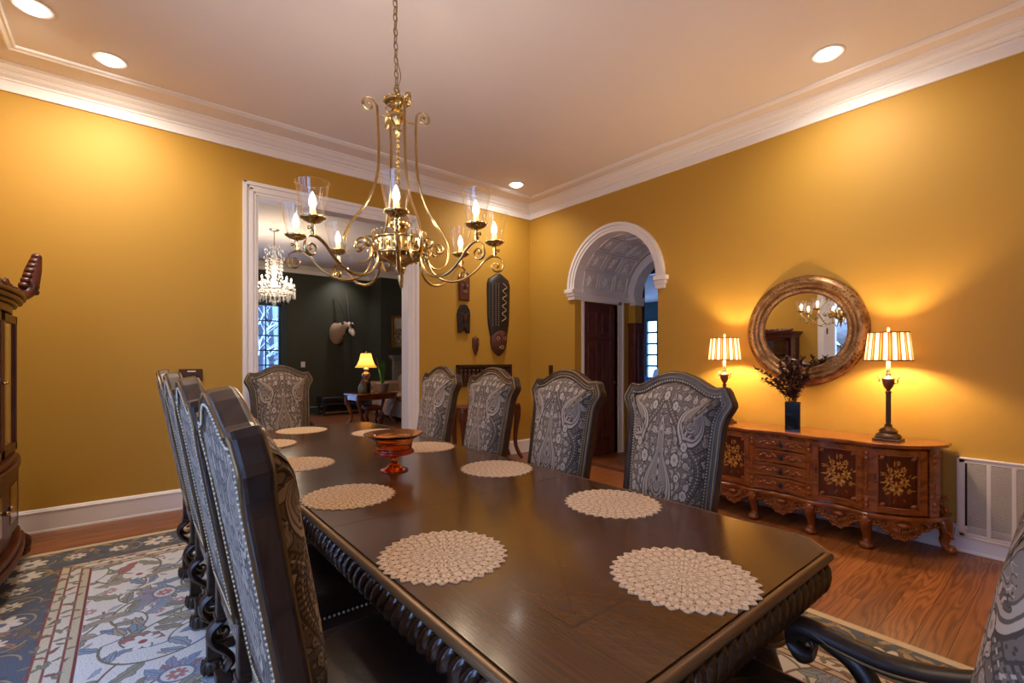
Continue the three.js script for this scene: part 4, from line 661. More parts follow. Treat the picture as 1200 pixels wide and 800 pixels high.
// ---------------------------------------------------------------- sideboard
const SB = thing('sideboard', 'carved reddish sideboard with flower marquetry doors below the round mirror', 'sideboard', [-0.028, 0, 3.435], -PI / 2);
{
  const L = 0.93;
  const f = (x, k = 0) => { const a = Math.abs(x); const b = a < 0.56 ? 0.40 + 0.018 * Math.cos((a - 0.21) * PI / 0.175) * (a > 0.035 ? 1 : 0.8) : 0.40 * Math.sqrt(Math.max(0, 1 - Math.pow((a - 0.56) / 0.355, 2))) + 0.018 * Math.max(0, 1 - (a - 0.56) / 0.1) * Math.cos(0.35 * PI / 0.175); return Math.max(b, 0.02) + k; };
  const plan = (grow, reach = L) => { const pts = []; for (let i = 0; i <= 72; i++) { const x = -reach + 2 * reach * i / 72; pts.push([x, -f(x * 0.905 / reach, grow)]); } return shapeOf([[-reach, 0], ...pts, [reach, 0]]); };
  const slab = (grow, reach, y0, y1, bevel) => ext(plan(grow, reach), y1 - y0 - 2 * bevel, bevel, bevel).rotateX(-PI / 2).translate(0, y0 + bevel, 0);
  mesh('body', uvBox(slab(-0.012, L - 0.05, 0.25, 0.70, 0.001), 1.5, true), M.carved, SB);
  mesh('top', uvBox(slab(0.022, L - 0.012, 0.700, 0.728, 0.008), 1.5), M.carved, SB);
  mesh('base_moulding', uvBox(slab(0.016, L - 0.012, 0.222, 0.252, 0.010), 1.5), M.carved, SB);
  // pieces that follow the curved front
  const curved = (x0, x1, y0, y1, off, th, uv = false) => {
    const n = 8, pos = [], uvs = [], idx = [];
    const P = (x, d) => { const e = 0.004, nx = -(f(x + e) - f(x - e)) / (2 * e), l = Math.hypot(nx, 1); return [x + nx / l * d, f(x) + 1 / l * d]; };
    for (let i = 0; i <= n; i++) { const x = x0 + (x1 - x0) * i / n; for (const [d, y] of [[off, y0], [off + th, y0], [off + th, y1], [off, y1]]) { const [a, b] = P(x, d); pos.push(a, y, b); uvs.push(i / n, (y - y0) / (y1 - y0)); } }
    for (let i = 0; i < n; i++) for (let j = 0; j < 4; j++) { const a = i * 4 + j, b = i * 4 + (j + 1) % 4, c = a + 4, d = b + 4; idx.push(a, c, b, b, c, d); }
    for (const s of [0, n * 4]) s ? idx.push(s, s + 2, s + 1, s, s + 3, s + 2) : idx.push(0, 1, 2, 0, 2, 3);
    const g = new THREE.BufferGeometry(); g.setAttribute('position', new THREE.Float32BufferAttribute(pos, 3)); g.setAttribute('uv', new THREE.Float32BufferAttribute(uvs, 2)); g.setIndex(idx);
    const q = g.toNonIndexed(); q.computeVertexNormals(); return uv ? q : uvBox(q, 2);
  };
  const on = (x, d) => { const e = 0.004, nx = -(f(x + e) - f(x - e)) / (2 * e), l = Math.hypot(nx, 1); return [x + nx / l * d, f(x) + 1 / l * d]; };
  const bit = (rx, ry, rz, x, y, d = 0.008, turn = 0) => { const [a, b] = on(x, d); return lump(rx, ry, rz, a, y, b, turn, 6, 5); };
  const door = (x0, x1, m = 0.034) => {
    const d = mesh('door', [curved(x0, x1, 0.265, 0.3, 0, 0.018), curved(x0, x1, 0.655, 0.69, 0, 0.018), curved(x0, x0 + m, 0.3, 0.655, 0, 0.018), curved(x1 - m, x1, 0.3, 0.655, 0, 0.018)], M.carved, SB);
    mesh('marquetry_panel', curved(x0 + m, x1 - m, 0.3, 0.655, -0.006, 0.008, true), M.marquetry, d);
    const b = []; for (let i = 0; i <= 16; i++) for (const y of [0.302, 0.652]) b.push(bit(0.009, 0.006, 0.007, x0 + m + (x1 - x0 - 2 * m) * i / 16, y, 0.018)); for (let i = 0; i <= 22; i++) for (const x of [x0 + m, x1 - m]) b.push(bit(0.006, 0.009, 0.007, x, 0.302 + 0.35 * i / 22, 0.018));
    for (const sx of [x0 + m + 0.02, x1 - m - 0.02]) for (const y of [0.32, 0.634]) b.push(bit(0.022, 0.014, 0.008, sx, y, 0.014, 0.6));
    mesh('carved_border', b, M.carved, d);
    mesh('escutcheon', [bit(0.007, 0.02, 0.006, (x0 + x1) / 2 > 0 ? x0 + 0.02 : x1 - 0.02, 0.5, 0.02), bit(0.012, 0.008, 0.008, (x0 + x1) / 2 > 0 ? x0 + 0.02 : x1 - 0.02, 0.47, 0.02)], M.lampMetal, d);
  };
  door(-0.83, -0.575); door(-0.535, -0.225); door(0.225, 0.535); door(0.575, 0.83);
  for (let i = 0; i < 4; i++) {
    const y0 = 0.265 + i * 0.1075 + (i === 3 ? 0 : 0), y1 = y0 + (i === 3 ? 0.085 : 0.1);
    const d = mesh('drawer', curved(-0.185, 0.185, y0, y1, 0, 0.016), M.carved, SB), b = [], yc = (y0 + y1) / 2;
    for (const s of [-1, 1]) { for (let k = 0; k < 6; k++) b.push(bit(0.021, 0.011, 0.013, s * (0.035 + k * 0.022), yc + 0.012 * Math.sin(k * 1.9), 0.017, s * (0.5 - (k % 3) * 0.5))); for (let k = 0; k < 14; k++) b.push(bit(0.008, 0.004, 0.005, s * (0.006 + k * 0.0125), y0 + 0.01, 0.017), bit(0.008, 0.004, 0.005, s * (0.006 + k * 0.0125), y1 - 0.01, 0.017)); }
    mesh('carving', b, M.carved, d);
    const [hx, hz] = on(0, 0.022); mesh('handle', [bit(0.014, 0.024, 0.006, 0, yc, 0.018), new THREE.TorusGeometry(0.016, 0.003, 5, 14).translate(hx, yc - 0.012, hz + 0.006)], M.maskDark, d);
  }
  // carved pilasters
  for (const x of [-0.858, -0.555, -0.205, 0.205, 0.555, 0.858]) { const g = [curved(x - 0.018, x + 0.018, 0.255, 0.70, -0.004, 0.02)]; for (const y of [0.3, 0.335, 0.62, 0.655]) g.push(bit(0.016, 0.02, 0.012, x, y, 0.018)); g.push(bit(0.01, 0.11, 0.008, x, 0.48, 0.016)); mesh('pilaster', g, M.carved, SB); }
  // shells and scrolls of the apron
  for (const [x0, x1] of [[-0.88, -0.58], [-0.53, -0.23], [-0.18, 0.18], [0.23, 0.53], [0.58, 0.88]]) {
    const g = [], c = (x0 + x1) / 2, w = x1 - x0, n = 20;
    const drop = (t) => 0.05 + 0.088 * Math.pow(Math.max(0, Math.sin(PI * t)), 2.2) + 0.006 * Math.sin(t * 38);
    for (let i = 0; i < n; i++) { const t = (i + 0.5) / n; g.push(curved(x0 + w * i / n, x0 + w * (i + 1) / n, 0.225 - drop(t), 0.225, -0.02, 0.016)); }
    for (let i = 0; i <= 24; i++) { const t = i / 24, x = x0 + w * t; g.push(bit(0.011, 0.011, 0.011, x, 0.225 - drop(t) + 0.006, 0.0)); if (i % 2) g.push(bit(0.016, 0.009, 0.012, x, 0.222 - drop(t) * 0.5, 0.0, i)); }
    g.push(bit(0.04, 0.022, 0.022, c, 0.19, 0.006)); for (let k = -3; k <= 3; k++) g.push(bit(0.007, 0.022, 0.009, c + k * 0.014, 0.14 + Math.abs(k) * 0.006, 0.006, -k * 0.3));
    for (const s of [-1, 1]) { const [a, b] = on(c + s * w * 0.3, 0.004); g.push(tube(spiral(a, 0.19, 0.026, 0.005, 0, s * 8, 16).map(([x, y]) => V(x, y, b)), 0.006, { k: 5 })); }
    mesh('carved_apron', g, M.carved, SB);
  }
  // cabriole legs
  for (const x of [-0.545, -0.205, 0.205, 0.545]) {
    const z = f(x) - 0.03, l = mesh('leg', [tube([V(x, 0.235, z), V(x, 0.2, z + 0.022), V(x, 0.14, z + 0.02), V(x, 0.07, z - 0.002), V(x, 0.035, z + 0.002)], [0.036, 0.042, 0.036, 0.024, 0.026], { n: 18, k: 9 }), lathe([[0.001, 0], [0.028, 0], [0.04, 0.012], [0.042, 0.026], [0.034, 0.04], [0.02, 0.048]], 12).translate(x, 0, z + 0.012), ...[-1, 0, 1].map((k) => lump(0.012, 0.018, 0.012, x + k * 0.018, 0.02, z + 0.042, 0, 5, 4))], M.carved, SB);
    mesh('rosette', [lump(0.03, 0.03, 0.012, x, 0.2, z + 0.055), ...Array.from({ length: 7 }, (_, k) => lump(0.01, 0.01, 0.008, x + 0.026 * Math.cos(k * 0.9), 0.2 + 0.026 * Math.sin(k * 0.9), z + 0.058, 0, 5, 4))], M.carved, l);
  }
  for (const s of [-1, 1]) {
    const l = mesh('leg', [tube([V(s * 0.86, 0.23, 0.10), V(s * 0.9, 0.2, 0.11), V(s * 0.915, 0.13, 0.11), V(s * 0.90, 0.07, 0.10), V(s * 0.93, 0.03, 0.11), V(s * 0.945, 0.028, 0.115)], [0.034, 0.044, 0.038, 0.028, 0.03, 0.026], { n: 22, k: 9 }), ball(0.03, s * 0.94, 0.03, 0.112, 10, 8)], M.carved, SB);
    mesh('acanthus', Array.from({ length: 6 }, (_, k) => lump(0.01, 0.02, 0.014, s * (0.885 + 0.012 * k), 0.215 - k * 0.018, 0.145 - k * 0.002, s * 0.5, 5, 5)), M.carved, l);
    const g = []; for (let k = 0; k < 9; k++) g.push(lump(0.016, 0.014, 0.014, s * (0.895 + 0.02 * Math.sin(k * 0.9)), 0.27 + k * 0.012, 0.12 - k * 0.004, k, 5, 5)); mesh('corner_scroll', g, M.carved, SB);
    const h = []; for (let k = 0; k < 7; k++) h.push(lump(0.014, 0.018, 0.014, s * (0.855 + 0.02 * Math.sin(k * 0.5)), 0.69 - k * 0.014, 0.10, k, 5, 5)); mesh('corner_scroll', h, M.carved, SB);
  }
}
// ---------------------------------------------------------------- on and above the sideboard
function tableLamp(z, label, x = -0.25) {
  const o = thing('table_lamp', label, 'table lamp', [x, 0.7283, z], 0, 'pair of lamps on the sideboard');
  mesh('base', [box(0.155, 0.016, 0.155, 0, 0.008, 0, 0.005), box(0.125, 0.014, 0.125, 0, 0.022, 0, 0.005), lathe([[0.075, 0.028], [0.07, 0.04], [0.052, 0.052], [0.05, 0.06], [0.056, 0.064], [0.044, 0.078], [0.026, 0.09], [0.02, 0.105], [0.022, 0.112]], 20)], M.lampMetal, o);
  const col = [tube([V(0, 0.1, 0), V(0, 0.34, 0)], 0.0125, { k: 12 })]; for (let k = 0; k < 8; k++) col.push(tube([V(0.0125, 0.12, 0), V(0.0125, 0.33, 0)], 0.0026, { k: 5 }).rotateY(k * PI / 4)); col.push(lathe([[0.012, 0.325], [0.019, 0.33], [0.019, 0.338], [0.011, 0.346]], 14));
  mesh('column', col, M.lampMetal, o);
  const urn = mesh('urn', lathe([[0.01, 0.345], [0.013, 0.352], [0.026, 0.372], [0.035, 0.4], [0.034, 0.418]], 18), M.lampRust, o);
  mesh('urn_lid', lathe([[0.037, 0.416], [0.04, 0.424], [0.036, 0.434], [0.02, 0.445], [0.014, 0.455], [0.018, 0.46], [0.012, 0.468], [0.01, 0.48]], 18), M.silver, urn);
  for (const s of [-1, 1]) mesh('handle', tube([V(s * 0.03, 0.395, 0), V(s * 0.052, 0.4, 0), V(s * 0.05, 0.422, 0), V(s * 0.062, 0.44, 0), V(s * 0.05, 0.45, 0), V(s * 0.044, 0.442, 0)].map((p) => p.applyAxisAngle(V(0, 1, 0), PI / 2)), 0.0042, { n: 24, k: 6 }), M.silver, urn);
  mesh('candle_neck', lathe([[0.001, 0.478], [0.012, 0.478], [0.013, 0.5], [0.011, 0.565], [0.001, 0.566]], 12), M.cream, o);
  const sg = plain(lathe([[0.136, 0.555], [0.116, 0.75]], 64)), sh = mesh('lamp_shade', sg, M.shade, o);
  mesh('shade_trim', [new THREE.TorusGeometry(0.1365, 0.004, 5, 48).rotateX(PI / 2).translate(0, 0.556, 0), new THREE.TorusGeometry(0.1165, 0.0035, 5, 48).rotateX(PI / 2).translate(0, 0.749, 0)], M.shadeTrim, sh);
  mesh('finial', [tube([V(0, 0.66, 0), V(0, 0.765, 0)], 0.003, { k: 6 }), lathe([[0.001, 0.757], [0.006, 0.758], [0.005, 0.764], [0.01, 0.772], [0.01, 0.782], [0.004, 0.789], [0.001, 0.79]], 12), tube([V(-0.116, 0.748, 0), V(0.116, 0.748, 0)], 0.002, { k: 5 })], M.cream, o);
  mesh('bulb', lathe([[0.001, 0.566], [0.012, 0.57], [0.014, 0.585], [0.028, 0.62], [0.028, 0.64], [0.016, 0.658], [0.001, 0.662]], 14), M.bulb, o);
  lampAt(o, [0, 0.63, 0], LAMP, POWER.table_lamp, 1.4); return o;
}
tableLamp(4.064, 'lit striped-shade lamp with an urn column on the sideboard near the wall vent');
tableLamp(2.90, 'lit striped-shade lamp with an urn column on the sideboard near the arch');
{
  const m = thing('round_mirror', 'round mirror in a wide antiqued gilt frame above the sideboard', 'mirror', [-0.008, 1.53, 3.455]); m.rotation.z = 0.011;
  const turn = (g) => plain(g).rotateZ(PI / 2);
  const prof = [[0.45, 0], [0.455, 0.012], [0.448, 0.026], [0.438, 0.034], [0.42, 0.05], [0.4, 0.058], [0.385, 0.052], [0.378, 0.042], [0.37, 0.04], [0.362, 0.044], [0.352, 0.04], [0.345, 0.03], [0.335, 0.026], [0.322, 0.03], [0.312, 0.026], [0.304, 0.012]];
  const g = lathe(prof, 96), p = g.attributes.uv; for (let i = 0; i < p.count; i++) p.setXY(i, p.getX(i) * 5, p.getY(i) * 0.8);
  mesh('mirror_frame', turn(g), M.gilt, m);
  mesh('bead_ring', Array.from({ length: 120 }, (_, k) => { const a = k / 120 * 2 * PI; return turn(ball(0.0055, 0.313 * Math.cos(a), 0.028, 0.313 * Math.sin(a), 6, 5)); }), M.gilt, m);
  mesh('mirror_glass', turn(new THREE.CylinderGeometry(0.306, 0.306, 0.006, 64).translate(0, 0.012, 0)), M.mirror, m);
  mesh('backing', turn(new THREE.CylinderGeometry(0.44, 0.44, 0.008, 48).translate(0, 0.004, 0)), M.twig, m);
}
{
  const v = thing('square_vase', 'square black glazed vase on the sideboard holding dried branches', 'vase', [-0.3, 0.7283, 3.473], 0.32);
  const h = 0.225, a = 0.052, t = 0.006; mesh('body', [span(-a, a, 0, h, -a, -a + t), span(-a, a, 0, h, a - t, a), span(-a, -a + t, 0, h, -a, a), span(a - t, a, 0, h, -a, a), span(-a, a, 0, 0.012, -a, a)], M.navyVase, v);
  mesh('rim', [span(-a - 0.005, a + 0.005, h - 0.006, h, -a - 0.005, -a + t), span(-a - 0.005, a + 0.005, h - 0.006, h, a - t, a + 0.005), span(-a - 0.005, -a + t, h - 0.006, h, -a, a), span(a - t, a + 0.005, h - 0.006, h, -a, a)], M.navyVase, v);
  const b = thing('dried_branches', 'dried dark red leafy branches standing in the square black vase', 'branches', [-0.3, 0.7283, 3.473]);
  const lf = new THREE.SphereGeometry(1, 5, 3).scale(0.0145, 0.002, 0.009).translate(0.0145, 0, 0);
  const ends = [[0.02, 0.49, -0.30], [0.0, 0.40, -0.235], [-0.05, 0.54, -0.08], [0.04, 0.56, 0.03], [-0.06, 0.50, 0.08], [0.05, 0.52, 0.12], [-0.04, 0.55, 0.0], [-0.09, 0.44, -0.07], [0.06, 0.45, 0.1], [0.0, 0.58, -0.05], [-0.03, 0.42, 0.13], [-0.1, 0.36, 0.03], [0.08, 0.38, -0.05], [0.03, 0.58, 0.06], [-0.06, 0.4, -0.12], [0.05, 0.5, -0.1], [-0.02, 0.48, 0.04], [-0.06, 0.33, 0.06]];
  ends.forEach(([x, y, z], i) => {
    const s = i % 3 - 1, P = [V(s * 0.02, 0.02, (i % 4 - 1.5) * 0.016), V(s * 0.024, 0.2, (i % 4 - 1.5) * 0.02), V(x * 0.5, 0.22 + (y - 0.22) * 0.6, z * 0.45), V(x, y, z)], cv = new THREE.CatmullRomCurve3(P), g = [];
    const br = mesh('branch', tube(P, [0.003, 0.0026, 0.002, 0.001], { n: 14, k: 5 }), M.twig, b);
    for (let k = 0; k < 32; k++) { const q = 0.5 + 0.5 * k / 32, p = cv.getPoint(q); for (const w of [0, 1]) { const l = lf.clone().scale(0.9 + rnd() * 0.7, 1, 0.9 + rnd() * 0.7).rotateZ(rnd() * 1.6 - 0.5).rotateY(rnd() * 6.3); g.push(l.translate(p.x, p.y, p.z)); } }
    mesh('foliage', g, M.driedLeaf, br);
  });
}
// wall vent
{
  const o = thing('wall_vent', 'white louvred return air grille low on the sideboard wall', 'vent', [0, 0, 0]);
  const z0 = 4.385, z1 = 5.03, y0 = 0.1, y1 = 0.636;
  mesh('vent_frame', [span(-0.036, -0.001, y0, y1, z0, z0 + 0.012), span(-0.036, -0.001, y0, y1, z1 - 0.012, z1), span(-0.036, -0.001, y0, y0 + 0.012, z0, z1), span(-0.036, -0.001, y1 - 0.012, y1, z0, z1), span(-0.032, -0.024, y0, y0 + 0.035, z0, z1), span(-0.032, -0.024, y1 - 0.035, y1, z0, z1), span(-0.032, -0.024, y0, y1, z0, z0 + 0.04), span(-0.032, -0.024, y0, y1, z1 - 0.04, z1)], M.grille, o);
  mesh('backing', span(-0.006, -0.001, y0, y1, z0, z1, 0), M.plateSlot, o);
  const n = 5, a = z0 + 0.04, w = (z1 - z0 - 0.08) / n, rows = 44, g = plain(new THREE.BoxGeometry(0.0016, 0.0125, w - 0.022).rotateZ(0.75));
  for (let i = 1; i < n; i++) mesh('mullion', span(-0.032, -0.024, y0 + 0.03, y1 - 0.03, a + i * w - 0.011, a + i * w + 0.011), M.grille, o);
  for (let i = 0; i < n; i++) { if (i > 2) break; for (let j = 0; j < rows; j++) shared('slat', g, M.grille, o).position.set(-0.028, y0 + 0.038 + (y1 - y0 - 0.076) * (j + 0.5) / rows, a + (i + 0.5) * w); }
  const rest = []; for (let i = 3; i < n; i++) for (let j = 0; j < rows; j++) rest.push(g.clone().translate(-0.028, y0 + 0.038 + (y1 - y0 - 0.076) * (j + 0.5) / rows, a + (i + 0.5) * w));
  mesh('slat_field', rest, M.grille, o).userData.kind = 'stuff';
}

// ---------------------------------------------------------------- on the doorway wall
{
  const o = thing('console_table', 'dark wooden console table with curved legs under the carved masks', 'console table', [-0.9, 0, 0.028]);
  const w = 0.46;
  mesh('top', uvBox(ext(shapeOf([[-w, 0], [w, 0], [w, -0.26], [w - 0.05, -0.33], [w - 0.14, -0.36], [-w + 0.14, -0.36], [-w + 0.05, -0.33], [-w, -0.26]]), 0.016, 0.006, 0.008).rotateX(-PI / 2).translate(0, 0.703, 0), 1.5), M.mahogany, o);
  mesh('apron', uvBox(merge([span(-w + 0.05, w - 0.05, 0.6, 0.703, 0.29, 0.315), span(-w + 0.04, -w + 0.065, 0.6, 0.703, 0.02, 0.29), span(w - 0.065, w - 0.04, 0.6, 0.703, 0.02, 0.29)]), 1.5), M.mahogany, o);
  for (const s of [-1, 1]) for (const z of [0.06, 0.27]) mesh('leg', [tube([V(s * (w - 0.05), 0.70, z), V(s * (w - 0.04), 0.6, z + 0.01), V(s * (w - 0.06), 0.4, z), V(s * (w - 0.065), 0.2, z), V(s * (w - 0.03), 0.08, z + (z > 0.1 ? 0.03 : 0)), V(s * (w + 0.0), 0.022, z + (z > 0.1 ? 0.05 : 0))], [0.05, 0.044, 0.03, 0.026, 0.026, 0.022], { n: 26, k: 8 }), lump(0.035, 0.03, 0.035, s * (w - 0.035), 0.66, z + 0.02)], M.mahogany, o);
}
function maskOval(parent, mat, w, h, d, tw = 1, n = 20) {                 // shield-shaped face: rounded top, narrower chin
  const pos = [], idx = [], R = 14;
  for (let j = 0; j <= R; j++) for (let i = 0; i <= n; i++) {
    const a = i / n * PI, t = j / R, y = (t - 0.5) * h, k = (t < 0.5 ? Math.pow(Math.sin(PI * (0.03 + 0.47 * t / 0.5)), 0.75) : t > 0.86 ? Math.sqrt(Math.max(0.02, 1 - Math.pow((t - 0.86) / 0.143, 2))) : 1) * (tw + (1 - tw) * t);
    pos.push(-Math.cos(a) * w / 2 * k, y, Math.sin(a) * d * (0.35 + 0.65 * k));
  }
  for (let j = 0; j < R; j++) for (let i = 0; i < n; i++) { const a = j * (n + 1) + i, b = a + n + 1; idx.push(a, a + 1, b, b, a + 1, b + 1); }
  const g = new THREE.BufferGeometry(); g.setAttribute('position', new THREE.Float32BufferAttribute(pos, 3)); g.setIndex(idx); g.computeVertexNormals(); return mesh('mask_body', g, mat, parent);
}
const face = (s, y, d, parent, pale = M.maskPale) => {                    // brows, eyes, nose, mouth
  mesh('face_carving', [lump(0.012 * s, 0.05 * s, 0.02, 0, y, d, 0), ...[-1, 1].map((k) => tube(spiral(k * 0.045 * s, y + 0.035 * s, 0.03 * s, 0.03 * s, 0.2, PI - 0.2, 8).map(([a, b]) => V(a, b, d - Math.abs(a) * 0.25)), 0.006 * s, { k: 5 }))], M.maskBrown, parent);
  mesh('pale_line', [...[-1, 1].map((k) => tube(spiral(k * 0.045 * s, y + 0.015 * s, 0.017 * s, 0.017 * s, 0, 2 * PI, 12).map(([a, b]) => V(a, b, d - Math.abs(a) * 0.2)), 0.003 * s, { k: 5 })), tube([V(-0.035 * s, y - 0.085 * s, d - 0.008), V(0, y - 0.075 * s, d + 0.004), V(0.035 * s, y - 0.085 * s, d - 0.008), V(0, y - 0.105 * s, d + 0.002), V(-0.035 * s, y - 0.085 * s, d - 0.008)], 0.005 * s, { k: 5, n: 20 })], pale, parent);
};
{
  const m = thing('carved_mask', 'tall dark shield-shaped tribal mask with a pale zigzag line', 'mask', [-0.56, 1.875, 0.004], 0, 'carved masks on the wall'); m.userData.label = 'tall dark carved wooden mask with a pale zigzag above its face';
  maskOval(m, M.maskDark, 0.39, 1.08, 0.07, 0.86);
  mesh('brown_face', (() => { const g = new THREE.SphereGeometry(1, 18, 12, 0, PI).scale(0.135, 0.2, 0.078); return g.translate(0, -0.335, 0.0); })(), M.maskBrown, m);
  face(1.15, -0.33, 0.082, m);
  const zig = []; for (let i = 0; i < 11; i++) { const x = 0.05 + (i % 2 ? 0.045 : -0.025) - i * 0.002; zig.push(V(x, 0.41 - i * 0.05, 0.07 * Math.sqrt(1 - Math.pow(x / 0.19, 2)) + 0.004)); }; mesh('zigzag', tube(zig, 0.0065, { n: 60, k: 5, tension: 0.5 }), M.maskPale, m);
  const dots = []; for (let r = 0; r < 3; r++) for (let i = 0; i < 22; i++) { const x = -0.045 - r * 0.042; dots.push(ball(0.0065, x, 0.40 - i * 0.026, 0.07 * Math.sqrt(1 - Math.pow(x / 0.185, 2)) + 0.001, 5, 4)); }; mesh('dotted_rows', dots, M.maskPale, m);
  const a = thing('carved_mask', 'narrow reddish brown carved mask hanging topmost of the three small masks', 'mask', [-1.108, 2.2, 0.004], 0, 'carved masks on the wall');
  mesh('mask_body', ext(shapeOf([[-0.06, -0.17], [0.06, -0.17], [0.064, 0.1], [0.05, 0.15], [0, 0.175], [-0.05, 0.15], [-0.064, 0.1]]), 0.025, 0.012), M.maskBrown, a); face(0.8, 0.0, 0.046, a);
  mesh('headdress', [ball(0.03, 0, 0.11, 0.03), ball(0.02, -0.035, 0.13, 0.025), ball(0.02, 0.035, 0.13, 0.025)], M.maskDark, a);
  const b = thing('carved_mask', 'dark brown carved long-faced mask, middle one of the three small masks', 'mask', [-1.115, 1.79, 0.004], 0, 'carved masks on the wall');
  mesh('mask_body', ext(shapeOf([[-0.07, -0.165], [-0.045, -0.16], [-0.04, -0.14], [0.04, -0.14], [0.045, -0.165], [0.072, -0.165], [0.078, 0.06], [0.07, 0.11], [0.035, 0.165], [0, 0.175], [-0.035, 0.165], [-0.07, 0.11], [-0.08, 0.06]]), 0.025, 0.012), M.maskDark, b); face(1.0, 0.0, 0.046, b, M.maskBrown);
  const c = thing('carved_mask', 'small oval dark wooden mask, lowest of the three small masks', 'mask', [-0.93, 1.455, 0.004], 0, 'carved masks on the wall');
  maskOval(c, M.maskBrown, 0.105, 0.235, 0.045, 0.7); face(0.55, 0.0, 0.046, c, M.maskDark); mesh('hanger', tube([V(0, 0.11, 0.01), V(0, 0.135, 0.006)], 0.004, { k: 6 }), M.maskDark, c);
  const p = thing('carved_wall_art', 'long dark wooden wall panel carved with upright figures above the console table', 'wall panel', [-0.786, 1.083, 0.004]);
  mesh('panel_frame', uvBox(merge([span(-0.435, 0.435, 0.1, 0.135, 0, 0.035), span(-0.435, 0.435, -0.135, -0.1, 0, 0.035), span(-0.435, -0.4, -0.135, 0.135, 0, 0.035), span(0.4, 0.435, -0.135, 0.135, 0, 0.035)]), 2), M.darkwoodPanel, p);
  mesh('panel_back', span(-0.42, 0.42, -0.12, 0.12, 0, 0.01), M.maskDark, p);
  for (let i = 0; i < 13; i++) { const x = -0.372 + i * 0.062; mesh('figure', [ball(0.017, x, 0.06, 0.024, 7, 6), lump(0.017, 0.05, 0.014, x, 0.0, 0.02), lump(0.008, 0.04, 0.01, x - 0.012, -0.06, 0.018, 0.15), lump(0.008, 0.04, 0.01, x + 0.012, -0.06, 0.018, -0.15), lump(0.007, 0.035, 0.009, x + 0.02, 0.015, 0.022, 0.6)], M.maskBrown, p); }
}
{
  const o = thing('outlet_plate', 'brown outlet plate with three sockets on the doorway wall', 'outlet', [-3.937, 1.151, 0.001]);
  mesh('plate', box(0.172, 0.112, 0.012, 0, 0, 0.006, 0.004), M.plateBrown, o);
  for (const x of [-0.05, 0, 0.05]) mesh('socket', [box(0.02, 0.026, 0.003, x, -0.012, 0.0128, 0.001)], M.plateSlot, o);
  mesh('label_strip', box(0.06, 0.012, 0.003, 0.005, 0.035, 0.0128, 0.001), M.plateWhite, o);
  const s = thing('switch_plate', 'small brown switch plate on the wall beside the arch', 'switch', [-0.001, 1.143, 0.43]);
  mesh('plate', box(0.01, 0.13, 0.075, -0.005, 0, 0, 0.003), M.plateBrown, s); mesh('rocker', box(0.006, 0.05, 0.026, -0.012, 0, 0, 0.002), M.plateSlot, s);
}
